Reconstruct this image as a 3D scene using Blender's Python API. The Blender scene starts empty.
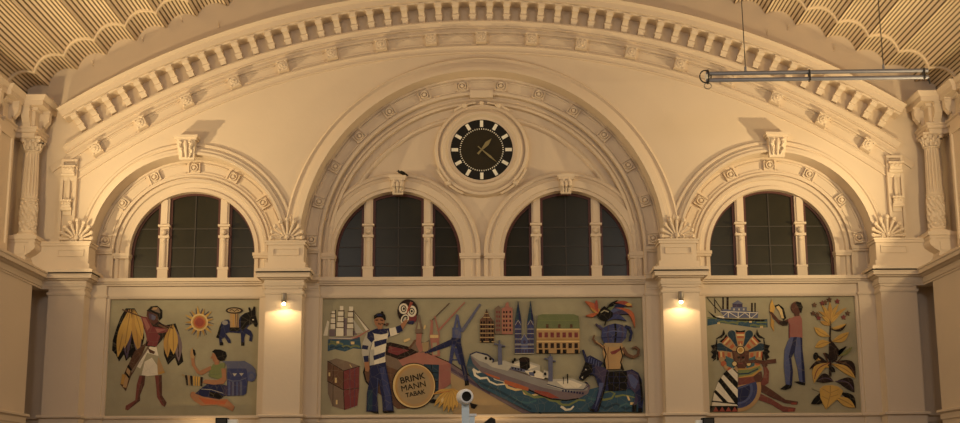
import bpy, bmesh, math, random
from mathutils import Vector, Matrix
random.seed(4)
PI = math.pi
S = bpy.context.scene
COL = S.collection

# ------------------------------------------------------------------ camera
F = 1350.0; TILT = math.radians(11.7); CAM = Vector((0, -45, 1.7))
ROLL = math.radians(-0.24); YAW = math.atan(2 / F)
cd = bpy.data.cameras.new('camera'); cam = bpy.data.objects.new('camera', cd); COL.objects.link(cam)
cd.sensor_width = 36; cd.lens = F * 36 / 960; cd.clip_end = 300
cam.matrix_world = Matrix.Translation(CAM) @ Matrix.Rotation(YAW, 4, 'Z') @ Matrix.Rotation(PI/2 + TILT, 4, 'X') @ Matrix.Rotation(ROLL, 4, 'Z')
S.camera = cam

def W(px, py, Y=0.0):
    """measured survey point (level photograph frame) -> X, Z on the plane y = Y"""
    u = (px - 482) / F; v = (211.5 - py) / F
    dy = math.cos(TILT) - v * math.sin(TILT); dz = math.sin(TILT) + v * math.cos(TILT)
    t = (Y - CAM.y) / dy
    return u * t, CAM.z + dz * t
def Wr(px, py, Y=0.0):
    """the same, for points read off the (slightly rolled) photograph"""
    k = math.radians(0.24)
    return W(px - (py - 211) * k, py + (px - 482) * k, Y)
def ZY(py, Y=0.0): return W(482, py, Y)[1]
def XY(dx, py, Y=0.0): return W(482 + dx, py, Y)[0]

# ------------------------------------------------------------------ materials
MATS = {}
def mat(name, col, rough=0.7, metal=0.0, var=0.06, vscale=3.0, bump=0.0, bscale=30.0, emit=None, estr=0, spec=0.5):
    if name in MATS: return MATS[name]
    m = bpy.data.materials.new(name); m.use_nodes = True; MATS[name] = m
    nt = m.node_tree; b = nt.nodes['Principled BSDF']
    b.inputs['Roughness'].default_value = rough; b.inputs['Metallic'].default_value = metal
    b.inputs['Specular IOR Level'].default_value = spec
    tc = nt.nodes.new('ShaderNodeTexCoord')
    if var:
        n = nt.nodes.new('ShaderNodeTexNoise'); n.inputs['Scale'].default_value = vscale; n.inputs['Detail'].default_value = 5
        r = nt.nodes.new('ShaderNodeMix'); r.data_type = 'RGBA'
        r.inputs[6].default_value = tuple(max(0, c * (1 - var)) for c in col) + (1,)
        r.inputs[7].default_value = tuple(min(1, c * (1 + var)) for c in col) + (1,)
        nt.links.new(tc.outputs['Object'], n.inputs['Vector']); nt.links.new(n.outputs['Fac'], r.inputs[0])
        nt.links.new(r.outputs[2], b.inputs['Base Color'])
    else:
        b.inputs['Base Color'].default_value = tuple(col) + (1,)
    if bump:
        n2 = nt.nodes.new('ShaderNodeTexNoise'); n2.inputs['Scale'].default_value = bscale
        bp = nt.nodes.new('ShaderNodeBump'); bp.inputs['Strength'].default_value = bump; bp.inputs['Distance'].default_value = 0.02
        nt.links.new(tc.outputs['Object'], n2.inputs['Vector']); nt.links.new(n2.outputs['Fac'], bp.inputs['Height'])
        nt.links.new(bp.outputs['Normal'], b.inputs['Normal'])
    if emit:
        b.inputs['Emission Color'].default_value = tuple(emit) + (1,); b.inputs['Emission Strength'].default_value = estr
    return m
PLASTER = mat('cream plaster', (0.66, 0.548, 0.435), 0.75, var=0.05, vscale=0.5, bump=0.12, bscale=9)
PLAST2 = mat('carved cream plaster', (0.68, 0.565, 0.445), 0.7, var=0.06, vscale=2, bump=0.15, bscale=14)
SLAT = mat('cream slats', (0.80, 0.66, 0.49), 0.7, var=0.10, vscale=1.2)
SLATD = mat('dark backing between the slats', (0.17, 0.115, 0.065), 0.9, var=0.1)
FRAME = mat('oxblood window frame', (0.075, 0.016, 0.011), 0.5, var=0.1)
BARS = mat('dark glazing bar', (0.03, 0.022, 0.015), 0.5, var=0.1)
GLASS = mat('dark night glass', (0.024, 0.021, 0.012), 0.30, var=0.5, vscale=0.9, spec=0.2)
BLACK = mat('black enamel', (0.008, 0.007, 0.005), 0.5, var=0, spec=.25)
DIAL = mat('brown black dial', (0.024, 0.019, 0.010), 0.6, var=0.1, spec=.2)
IVORY = mat('ivory marker', (0.85, 0.83, 0.74), 0.5, var=0.05)
HAND = mat('olive brass hand', (0.23, 0.19, 0.085), 0.45, var=0.1)
STEEL = mat('grey painted tube', (0.20, 0.205, 0.25), 0.4, 0.3, var=0.05)
DARKM = mat('dark metal', (0.03, 0.027, 0.025), 0.45, 0.3, var=0.1)
WHITEP = mat('bluish white paint', (0.74, 0.88, 1.0), 0.4, var=0.03)
WHITE2 = mat('white paint', (0.92, 0.95, 1.0), 0.4, var=0.03)
LAMPG = mat('grey lamp housing', (0.22, 0.19, 0.16), 0.4, 0.4, var=0.05)
BULB = mat('glowing bulb', (1, .8, .5), 0.4, var=0, emit=(1, .72, .36), estr=30)
FLOORM = mat('stone floor', (0.20, 0.175, 0.15), 0.35, var=0.12, vscale=0.8)

# ------------------------------------------------------------------ mesh builder
class MB:
    def __init__(s): s.v = []; s.f = []; s.m = []; s.mats = []
    def mi(s, m):
        if m not in s.mats: s.mats.append(m)
        return s.mats.index(m)
    def add(s, vs, fs, m):
        o = len(s.v); s.v += [tuple(v) for v in vs]; k = s.mi(m)
        for f in fs: s.f.append([i + o for i in f]); s.m.append(k)
    def box(s, x0, x1, y0, y1, z0, z1, m=PLASTER, M=None):
        s.n = getattr(s, 'n', 0) + 1; e = .0006*(s.n % 7)
        vs = [Vector((x, y, z)) for x in (x0-e, x1+e) for y in (y0-e, y1+e) for z in (z0-e, z1+e)]
        if M: vs = [M @ v for v in vs]
        s.add(vs, [(0,1,3,2),(4,6,7,5),(0,4,5,1),(2,3,7,6),(0,2,6,4),(1,5,7,3)], m)
    def prism(s, pts, y0, y1, m=PLASTER, M=None, axis='Y'):
        n = len(pts)
        if axis == 'Y': vs = [Vector((a, y0, b)) for a, b in pts] + [Vector((a, y1, b)) for a, b in pts]
        elif axis == 'X': vs = [Vector((y0, a, b)) for a, b in pts] + [Vector((y1, a, b)) for a, b in pts]
        else: vs = [Vector((a, b, y0)) for a, b in pts] + [Vector((a, b, y1)) for a, b in pts]
        if M: vs = [M @ v for v in vs]
        s.add(vs, [list(range(n)), list(range(2*n-1, n-1, -1))] + [(i, (i+1) % n, n+(i+1) % n, n+i) for i in range(n)], m)
    def arch(s, path, prof, m=PLASTER, closed_path=False):
        """closed profile (r, y) carried round a path of (ox, oz, nx, nz)"""
        n = len(prof); vs = []
        for ox, oz, nx, nz in path:
            for r, y in prof: vs.append((ox + nx*r, y, oz + nz*r))
        fs = []; L = len(path)
        for i in range(L if closed_path else L - 1):
            for k in range(n):
                a = i*n + k; b = i*n + (k+1) % n; c = ((i+1) % L)*n + (k+1) % n; d = ((i+1) % L)*n + k
                fs.append((a, b, c, d))
        if not closed_path: fs += [list(range(n)), [(L-1)*n + k for k in range(n-1, -1, -1)]]
        s.add(vs, fs, m)
    def plan(s, path, prof, m=PLASTER, mirror=False, side=1):
        """closed profile (outward offset, z) carried along a plan polyline with mitres; outward is to the right of travel"""
        P = [Vector(p) for p in path]; n = len(prof); vs = []
        for i, p in enumerate(P):
            d0 = (P[i]-P[i-1]).normalized() if i else (P[1]-P[0]).normalized()
            d1 = (P[i+1]-P[i]).normalized() if i < len(P)-1 else d0
            n0 = Vector((d0.y, -d0.x)) * side; n1 = Vector((d1.y, -d1.x)) * side
            b = n0 + n1; b = b.normalized(); k = 1 / max(0.3, b.dot(n0))
            for o, z in prof:
                q = p + b * (o * k); vs.append((-q.x if mirror else q.x, q.y, z))
        fs = []
        for i in range(len(P)-1):
            for k in range(n):
                fs.append((i*n+k, i*n+(k+1) % n, (i+1)*n+(k+1) % n, (i+1)*n+k))
        fs += [list(range(n)), [(len(P)-1)*n + k for k in range(n-1, -1, -1)]]
        s.add(vs, fs, m)
    def lathe(s, prof, seg=24, m=PLASTER, M=None, rf=None):
        """profile (r, h) round the local z axis; rf(angle, h) scales r"""
        vs = []; n = len(prof)
        for i in range(seg):
            a = 2*PI*i/seg
            for r, h in prof:
                q = r * (rf(a, h) if rf else 1)
                v = Vector((q*math.cos(a), q*math.sin(a), h)); vs.append(M @ v if M else v)
        fs = [(i*n+k, ((i+1) % seg)*n+k, ((i+1) % seg)*n+k+1, i*n+k+1) for i in range(seg) for k in range(n-1)]
        if prof[0][0] > 1e-6: fs.append([i*n for i in range(seg-1, -1, -1)])
        if prof[-1][0] > 1e-6: fs.append([i*n+n-1 for i in range(seg)])
        s.add(vs, fs, m)
    def ball(s, c, r, m=PLASTER, seg=10, M=None, sc=(1,1,1)):
        vs = []; fs = []; ring = seg//2
        T = Matrix.Translation(c) @ Matrix.Diagonal((sc[0], sc[1], sc[2], 1))
        if M: T = M @ T
        for j in range(ring+1):
            t = PI*j/ring
            for i in range(seg):
                a = 2*PI*i/seg; vs.append(T @ Vector((r*math.sin(t)*math.cos(a), r*math.sin(t)*math.sin(a), r*math.cos(t))))
        for j in range(ring):
            for i in range(seg):
                fs.append((j*seg+i, j*seg+(i+1) % seg, (j+1)*seg+(i+1) % seg, (j+1)*seg+i))
        s.add(vs, fs, m)
    def tube(s, pts, r, m=PLASTER, seg=8, M=None, rr=None):
        P = [Vector(p) for p in pts]; vs = []
        for i, p in enumerate(P):
            d = (P[min(i+1, len(P)-1)] - P[max(i-1, 0)]).normalized()
            up = Vector((0,0,1)) if abs(d.z) < 0.9 else Vector((1,0,0))
            a = d.cross(up).normalized(); b = d.cross(a); q = rr[i] if rr else r
            for k in range(seg):
                t = 2*PI*k/seg; v = p + (a*math.cos(t) + b*math.sin(t))*q; vs.append(M @ v if M else v)
        fs = [(i*seg+k, i*seg+(k+1) % seg, (i+1)*seg+(k+1) % seg, (i+1)*seg+k) for i in range(len(P)-1) for k in range(seg)]
        fs += [list(range(seg)), [(len(P)-1)*seg+k for k in range(seg-1, -1, -1)]]
        s.add(vs, fs, m)
    def build(s, name, parent=None, loc=None, smooth=32, recalc=True, **props):
        me = bpy.data.meshes.new(name)
        vs = s.v
        if loc: vs = [(v[0]-loc[0], v[1]-loc[1], v[2]-loc[2]) for v in vs]
        me.from_pydata(vs, [], s.f)
        for m in s.mats: me.materials.append(m)
        for p, k in zip(me.polygons, s.m): p.material_index = k
        bm = bmesh.new(); bm.from_mesh(me)
        bmesh.ops.remove_doubles(bm, verts=bm.verts, dist=1e-5)
        if recalc: bmesh.ops.recalc_face_normals(bm, faces=bm.faces)
        bm.to_mesh(me); bm.free()
        if smooth:
            for p in me.polygons: p.use_smooth = True
            me.set_sharp_from_angle(angle=math.radians(smooth))
        return link(name, me, parent, loc, **props)
def link(name, me, parent=None, loc=None, rot=None, **props):
    o = bpy.data.objects.new(name, me); COL.objects.link(o)
    if loc: o.location = loc
    if rot: o.rotation_euler = rot
    if parent: o.parent = parent
    for k, v in props.items(): o[k] = v
    return o
def empty(name, loc=(0,0,0), **props): return link(name, None, None, loc, **props)
def st(): return dict(kind='structure')
def plate(name, outer, holes, y0, y1, m=PLASTER, **props):
    cu = bpy.data.curves.new('t', 'CURVE'); cu.dimensions = '2D'; cu.fill_mode = 'BOTH'; cu.extrude = (y1-y0)/2
    for lp in [outer] + holes:
        sp = cu.splines.new('POLY'); sp.points.add(len(lp)-1); sp.use_cyclic_u = True
        for p, (x, z) in zip(sp.points, lp): p.co = (x, z, 0, 1)
    t = bpy.data.objects.new('t', cu); COL.objects.link(t)
    dg = bpy.context.evaluated_depsgraph_get()
    me = bpy.data.meshes.new_from_object(t.evaluated_get(dg)); bpy.data.objects.remove(t)
    me.transform(Matrix.Translation((0, (y0+y1)/2, 0)) @ Matrix.Rotation(PI/2, 4, 'X'))
    me.materials.clear(); me.materials.append(m); me.name = name
    return link(name, me, None, None, **props)
def ORD(n): return ['zeroth','first','second','third','fourth','fifth','sixth','seventh','eighth','ninth','tenth','eleventh','twelfth','thirteenth','fourteenth','fifteenth','sixteenth','seventeenth','eighteenth','nineteenth','twentieth','twenty-first','twenty-second','twenty-third','twenty-fourth','twenty-fifth','twenty-sixth','twenty-seventh','twenty-eighth','twenty-ninth','thirtieth'][n]
def circ3(p, q, half):
    """centre height and radius of a circle centred on X=0 through apex z=p and the point (half, q)"""
    s = p - q; R = (half*half + s*s) / (2*s); return p - R, R
def arcpath(cx, cz, a0, a1, n): return [(cx, cz, math.sin(a0+(a1-a0)*i/n), math.cos(a0+(a1-a0)*i/n)) for i in range(n+1)]
def portal(cx, cz, zb, n=56):
    """path: left jamb up from zb, half circle, right jamb down"""
    return [(cx, zb, -1, 0)] + [(cx, cz, math.sin(a), math.cos(a)) for a in [(-PI/2 + PI*i/n) for i in range(n+1)]] + [(cx, zb, 1, 0)]
def outline(cx, cz, zb, r, n=56):
    return [(cx-r, zb)] + [(cx+r*math.sin(a), cz+r*math.cos(a)) for a in [(-PI/2 + PI*i/n) for i in range(n+1)]] + [(cx+r, zb)]
U = 29.5   # photograph pixels to a metre on the end wall
def pr(prof): return [(a/U, y) for a, y in prof]
# ------------------------------------------------------------------ survey of the wall
XS = XY(289.8, 250, .85); XW = XY(287.8, 250, 1.1)             # half distance of the side arches
XT = XY(84.2, 250, .9)              # twin arches
ZSILL = ZY(276.5, -.28) - .02
ZCS = ZY(251.5, .7); ZCT = ZY(253, .7); ZCB = ZY(253, .5) + .09
ca, Ra = circ3(ZY(39, -.1), W(482+338, 122, -.1)[1], XY(338, 122, -.1)) # rosette row of the great arch
AM = math.asin(XY(417, 135, 0)/ (Ra - .3))
cv, Rv = circ3(ZY(-33, 0), ZY(70, 0), XY(407, 70, 0))
print('XS %.2f XT %.2f ZSILL %.2f ZCS %.2f ZCB %.2f great arch cz %.2f R %.2f vault cz %.2f R %.2f AM %.1f' % (XS, XT, ZSILL, ZCS, ZCB, ca, Ra, cv, Rv, math.degrees(AM)))
XSIDE = 15.75; XLOW = XY(450, 280, -1.65)
ZBL = ZY(414, -.1)     # ledge under the mosaics
ZMT = ZY(297, .1); ZMB = ZY(414.5, .1)
print('zmb %.2f zmt %.2f XLOW %.2f' % (ZMB, ZMT, XLOW))

# floor, side walls
b = MB(); b.box(-XSIDE-1, XSIDE+1, -52, 1.6, -.3, 0, FLOORM); b.build('floor', **st())
ZC0 = ZY(277, -.3)
ZSP = ZY(92, -1.65)
for sgn, nm in ((-1, 'wall_left'), (1, 'wall_right')):
    b = MB()
    xs = sorted((sgn*XLOW, sgn*(XSIDE+1))); b.box(xs[0], xs[1], -52, -1.65, 0, ZY(262, -1.65)); b.build(nm, **st()); b = MB()
    xs = sorted((sgn*XSIDE, sgn*(XSIDE+1))); b.box(xs[0], xs[1], -52, 1.6, 0, ZSP - .05)
    b.build(nm, **st())

# the end wall: lower storey with mosaic recesses, upper lunette with openings
mur = []
for a, c in ((XY(-372.5, 298, .1), XY(-221.5, 298, .1)), (XY(-160.5, 298, .1), XY(160.5, 298, .1)), (XY(221.5, 298, .1), XY(372.5, 298, .1))): mur.append((a, c))
holes = [[(a, ZMB), (a, ZMT), (c, ZMT), (c, ZMB)] for a, c in mur]
for q in [(-XSIDE, XSIDE, 0, ZMB, 0), (-XSIDE, XSIDE, ZMT, ZSILL, 0), (-XSIDE, mur[0][0], ZMB, ZMT, 0), (mur[0][1], mur[1][0], ZMB, ZMT, 0), (mur[1][1], mur[2][0], ZMB, ZMT, 0), (mur[2][1], XSIDE, ZMB, ZMT, 0), (-XSIDE, XSIDE, ZMB, ZMT, .24)]:
    b = MB(); b.box(q[0], q[1], q[4], 1.6, q[2], q[3]); b.build('wall_back', **st())
RO = 99/U; RB = 185/U
outer = [(XSIDE+.0, ZSILL), (XSIDE, cv + math.sqrt((Rv+.5)**2 - XSIDE**2) - .2)] + \
        [((Rv+.5)*math.sin(a), cv + (Rv+.5)*math.cos(a)) for a in [PI/180*(31 - i) for i in range(63)] if abs((Rv+.5)*math.sin(a)) < XSIDE] + \
        [(-XSIDE, cv + math.sqrt((Rv+.5)**2 - XSIDE**2) - .2), (-XSIDE, ZSILL)]
BS = 1e-3
H = [outline(-XS, ZCS, ZSILL+.02, RO), outline(XS, ZCS, ZSILL+.02, RO), outline(0, ZCB, ZSILL+.02, RB, 80)]
plate('wall_back', outer, H, 0, 1.6, **st())
# tympanum behind the central arch, with the twin window openings
RT = 67/U
plate('wall_back', outline(0, ZCB, ZSILL+.01, 160/U, 80), [outline(-XT, ZCT, ZSILL+.03, RT), outline(XT, ZCT, ZSILL+.03, RT)], .78, 1.55, **st())

TR = 0
def trim(b, **k):
    global TR; TR += 1; return b.build('trim_%d' % TR, **st(), **k)

# great arch: corona, bed mouldings, frieze
b = MB(); path = arcpath(0, ca, -AM, AM, 150)
def rr(y): return Ra + (39 - y)/27.8       # radius of a photo row over the crown
DC = 1.2; DB = .6
def shifted(D, xmax, r): a = math.asin(xmax/(r+D)); return arcpath(0, ca-D, -a, a, 150)
def up(prof, D): return [(r+D, y) for r, y in prof]
b.arch(shifted(DC, 14.35, rr(0)), up([(rr(-4.6), .02), (rr(-4.6), -.86), (rr(-3.6), -.90), (rr(-1.6), -.82), (rr(-1.0), -.74), (rr(4.4), -.74), (rr(4.4), -.62), (rr(5.5), -.60), (rr(5.5), .02)], DC))
b.arch(shifted(DB, 14.35, rr(22)), up([(rr(21), .02), (rr(21), -.26), (rr(22.5), -.28), (rr(24), -.20), (rr(26.5), -.14), (rr(27), -.18), (rr(28), -.18), (rr(28.4), -.09), (rr(30.5), -.09), (rr(30.5), .02)], DB))
b.arch(path, [(rr(26), .02), (rr(26), -.05), (rr(31), -.09), (rr(31), -.13), (rr(33), -.13), (rr(33), .02)])
b.arch(path, [(rr(45), .02), (rr(45), -.10), (rr(46.2), -.12), (rr(47.5), -.05), (rr(51), -.05), (rr(51.6), -.09), (rr(53), -.09), (rr(53), .02)])
b.arch(path, [(rr(33), .02), (rr(33), -.045), (rr(45), -.045), (rr(45), .02)])
trim(b)
# side arches
for sx in (-1, 1):
    b = MB(); p = portal(sx*XS, ZCS, ZSILL)
    b.arch(p, pr([(109,.02),(109,-.05),(108,-.09),(106,-.09),(105,-.03),(103,-.05),(102.5,-.13),(99.5,-.13),(99,-.18),(96.5,-.18),(96.5,.80),(109,.80)]))
    b.arch(p, pr([(97,1.2),(97,.67),(94.5,.67),(94,.71),(81.5,.71),(81,.66),(79,.66),(79,.80),(77.5,.80),(77,.72),(74,.71),(73,.79),(68,.82),(67.5,.76),(63.7,.76),(63.5,1.25)]))
    trim(b)
# central arch
b = MB(); p = portal(0, ZCB, ZSILL, 96)
b.arch(p, pr([(199,.02),(199,-.06),(197,-.12),(194.5,-.05),(191,-.08),(190,-.22),(186.5,-.24),(186,-.32),(182,-.34),(181.5,.02),(181.5,.55),(199,.55)]))
b.arch(p, pr([(183,1.5),(183,.40),(179.5,.40),(179,.46),(166,.46),(165.5,.39),(162.8,.39),(162.8,.66),(160.5,.66),(160,.58),(158,.56),(157,.62),(156,.55),(153.5,.55),(153,.85),(153,1.5)]))
trim(b)
# twin archivolts, each cut off where it meets its neighbour
for sx in (-1, 1):
    b = MB(); p = []
    for q in portal(sx*XT, ZCT, ZSILL, 64): p.append(q)
    prof = pr([(84,.80),(84,.68),(82,.62),(80,.62),(79,.68),(76,.64),(75,.58),(68,.58),(67.5,.64),(64.2,.64),(64,1.25),(84,1.25)])
    n = len(prof); vs = []
    for ox, oz, nx, nz in p:
        for r, y in prof:
            x = ox + nx*r; x = max(x, 0.0) if sx > 0 else min(x, 0.0); vs.append((x, y, oz+nz*r))
    fs = [(i*n+k, i*n+(k+1) % n, (i+1)*n+(k+1) % n, (i+1)*n+k) for i in range(len(p)-1) for k in range(n)]
    b.add(vs, fs + [list(range(n)), [(len(p)-1)*n+k for k in range(n)]], PLASTER)
    trim(b)
# imposts of the rings
b = MB()
for cx, r0, r1, y, zc in [(-XS, 63.6, 79, .6, 251.5), (-XS, 80, 97, .56, 247), (XS, 63.6, 79, .6, 251.5), (XS, 80, 97, .56, 247), (0, 165, 181, .34, 247), (-XT, 64, 84, .5, 253), (XT, 64, 84, .5, 253), (0, 153, 163, .52, 252)]:
    for s in (-1, 1):
        x0, x1 = sorted((cx + s*(r0/U - .04), cx + s*(r1/U)))
        z = ZY(zc, y)
        b.box(x0, x1, y, 1.3, z-.10, z); b.box(x0+.02, x1-.02, y+.04, 1.3, z-.18, z-.10); b.box(x0, x1, y+.05, 1.3, ZSILL, ZSILL+.16)
b.build('trim_%d' % 90, **st())

# ------------------------------------------------------------------ plan mouldings
XP0 = -XY(217, 300, -.8); XP1 = -XY(180.5, 300, -.8)      # left inner pier, outer and inner edge
XO0 = -XY(434, 290, -.8); XO1 = -XY(398, 290, -.8)        # outer pier
XP0, XP1, XO0, XO1 = -abs(XP0), -abs(XP1), -abs(XO0), -abs(XO1)
FL = .13
def mirror(path): return path + [(-x, y) for x, y in reversed(path)]
FI1 = mur[1][0] - .07; FI0 = mur[0][1] + .07; FO1 = mur[0][0] - .07
half = [(XO0, 0), (XO0, -.8), (XO1, -.8), (XO1, -FL), (FO1, -FL), (FO1, 0), (FI0, 0), (FI0, -FL), (XP0, -FL), (XP0, -.8), (XP1, -.8), (XP1, -FL), (FI1, -FL), (FI1, 0)]
full = mirror(half)
# piers and flanking pilasters, floor to cornice
for sx in (-1, 1):
    for (x0, x1, f0, f1) in ((XO0, XO1, None, FO1), (XP0, XP1, FI0, FI1)):
        b = MB(); x = sorted((-sx*x0, -sx*x1)); zt = ZY(277, -.8)
        b.box(x[0], x[1], -.8, .1, 0, zt)
        # neck panel: raised frame
        za, zb2 = ZY(288, -.8), ZY(280, -.8); w = .12
        for q in ((x[0]+w, x[1]-w, zb2-.04, zb2), (x[0]+w, x[1]-w, za, za+.04), (x[0]+w, x[0]+w+.04, za, zb2), (x[1]-w-.04, x[1]-w, za, zb2)):
            b.box(q[0], q[1], -.84, -.78, q[2], q[3])
        lo = (f0 if f0 is not None else x0) ; hi = f1
        xx = sorted((-sx*lo, -sx*hi)); b.box(xx[0], xx[1], -FL, .1, 0, zt-.1)
        trim(b)
prof_c = lambda z: [(-.3, z), (-.3, z-.52), (.03, z-.52), (.03, z-.46), (.06, z-.45), (.08, z-.36), (.05, z-.34), (.05, z-.26), (.10, z-.25), (.16, z-.20), (.27, z-.19), (.27, z-.07), (.30, z-.05), (.30, z), ]
b = MB()
b.plan([(-XLOW, -52), (-XLOW, -.8)] + full[2:4] + [full[3]][:0], prof_c(ZC0+.10), side=1)
b.plan([full[-4]][:0] + full[-4:-2] + [(XLOW, -.8), (XLOW, -52)], prof_c(ZC0+.10), side=1)
for q in (full[7:13], [(-x, y) for x, y in reversed(full[7:13])]): b.plan(q, prof_c(ZC0+.10), side=1)
trim(b)
# neck moulding under the frieze, top of the mosaics frame band
b = MB(); z = ZY(292, -.5)
b.plan(full, [(-.05, z), (-.05, z-.10), (.02, z-.10), (.05, z-.05), (.05, z)])
trim(b)
# frames round the mosaics
for a, c in mur:
    b = MB(); w = .07
    for q in ((a-w, c+w, ZMT, ZMT+w), (a-w, c+w, ZMB-w, ZMB), (a-w, a, ZMB, ZMT), (c, c+w, ZMB, ZMT)): b.box(q[0], q[1], -.03, .1, q[2], q[3])
    for q in ((a-.01, c+.01, ZMT-.03, ZMT), (a-.01, a+.03, ZMB, ZMT), (c-.03, c+.01, ZMB, ZMT)): b.box(q[0], q[1], .0, .14, q[2], q[3])
    trim(b)
# ledge under the mosaics
b = MB(); z = ZBL - .02
b.plan([(-XLOW, -52), (-XLOW, -1.65), (-XSIDE, -1.65), (-XSIDE, 0)] + full + [(XSIDE, 0), (XSIDE, -1.65), (XLOW, -1.65), (XLOW, -52)], [(-.1, z), (-.1, z-.3), (.05, z-.3), (.05, z-.13), (.09, z-.1), (.14, z-.08), (.14, z-.02), (.11, z)])
b.plan(full, [(-.1, z-.3), (-.1, 0), (.05, 0), (.05, z-.3)])
trim(b)

# impost pedestals over the piers
Z1, Z2, Z3, Z4 = ZY(277, -.8), ZY(268, -.9), ZY(262, -.6), ZY(240, -.6)
for x0, x1, outerp in ((XP0, XP1, 0), (-XP1, -XP0, 0), (XO0, XO1, -1), (-XO1, -XO0, 1)):
    b = MB()
    def path(g, y0):
        a, c = x0 - g, x1 + g
        if outerp == -1: return [(-XSIDE, y0-g), (c, y0-g), (c, .2)]
        if outerp == 1: return [(a, .2), (a, y0-g), (XSIDE, y0-g)]
        return [(a, .2), (a, y0-g), (c, y0-g), (c, .2)]
    def solid(y0, z0, z1, g=0):
        pth = path(g, y0)
        pl = [(-XSIDE if outerp == -1 else pth[0][0], .2)] + pth + [(XSIDE if outerp == 1 else pth[-1][0], .2)]
        q = []
        for t in pl:
            if not q or (abs(t[0]-q[-1][0]) + abs(t[1]-q[-1][1])) > 1e-4: q.append(t)
        b.prism(q, z0, z1, PLASTER, axis='Z')
    solid(-.8, Z1 - .05, Z1 + .10, .16); solid(-.8, Z1 + .10, Z2, .30)
    solid(-.62, Z2, Z2 + .07, .16); solid(-.60, Z2 + .07, Z3, .07)
    solid(-.58, Z3, Z4 - .14, .0); solid(-.60, Z4 - .14, Z4 - .05, .05); solid(-.60, Z4 - .05, Z4, .09)
    zc = (Z3 + Z4)/2; w = .16
    for q in ((x0+w, x1-w, zc+.09, zc+.12), (x0+w, x1-w, zc-.12, zc-.09), (x0+w, x0+w+.03, zc-.12, zc+.12), (x1-w-.03, x1-w, zc-.12, zc+.12)): b.box(q[0], q[1], -.62, -.57, q[2], q[3])
    trim(b)

# ------------------------------------------------------------------ vault of slatted barrels
STEP = .0400; NB = 9; SAG = .29
nb_half = int(math.asin(XSIDE/Rv)/STEP) + 2
def vr(t): return Rv + SAG * (1 - (2*t-1)**2)
b = MB(); YB = -50
for i in range(-nb_half, nb_half):
    pts = []
    for k in range(NB):
        for t, d in ((k/NB, 0), ((k+.62)/NB, 0), ((k+.62)/NB, .035), ((k+1)/NB, .035)):
            a = (i + t) * STEP; r = vr(t) + d; pts.append((r*math.sin(a), cv + r*math.cos(a), d))
    a = (i+1)*STEP; pts.append((Rv*math.sin(a), cv + Rv*math.cos(a), 0))
    if min(abs(pts[0][0]), abs(pts[-1][0])) > XSIDE + .3: continue
    n = len(pts); vs = [(x, .3, z) for x, z, d in pts] + [(x, YB, z) for x, z, d in pts]
    for k in range(n-1):
        o = len(b.v)
        b.add([vs[k], vs[k+1], vs[n+k+1], vs[n+k]], [(0,1,2,3)], SLATD if (pts[k][2] and pts[k+1][2]) else SLAT)
ceil = b.build('ceiling', smooth=0, recalc=False, **st())
# roof shell that keeps the vault opaque
b = MB(); b.arch(arcpath(0, cv, -math.asin((XSIDE+.9)/Rv), math.asin((XSIDE+.9)/Rv), 80), [(Rv+.42, YB), (Rv+.42, 1.6), (Rv+.6, 1.6), (Rv+.6, YB)]); b.build('ceiling', **st())
# transverse ribs across the barrels, and valley beads
for yr in (-1.6, -9.6, -17.6, -25.6, -33.6, -41.6):
    b = MB(); path = []
    for i in range(-nb_half, nb_half):
        for k in range(10):
            t = k/10; a = (i+t)*STEP
            if abs(Rv*math.sin(a)) < XSIDE + .3: path.append((0, cv, math.sin(a), math.cos(a), vr(t)))
    vs = []
    for ox, oz, nx, nz, r in path:
        for dr, y in ((-.05, yr-.07), (-.07, yr), (-.05, yr+.07), (.08, yr+.07), (.08, yr-.07)): vs.append((ox+nx*(r+dr), y, oz+nz*(r+dr)))
    n = 5; fs = [(i*n+k, i*n+(k+1) % n, (i+1)*n+(k+1) % n, (i+1)*n+k) for i in range(len(path)-1) for k in range(n)]
    b.add(vs, fs, SLAT); trim(b)

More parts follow.
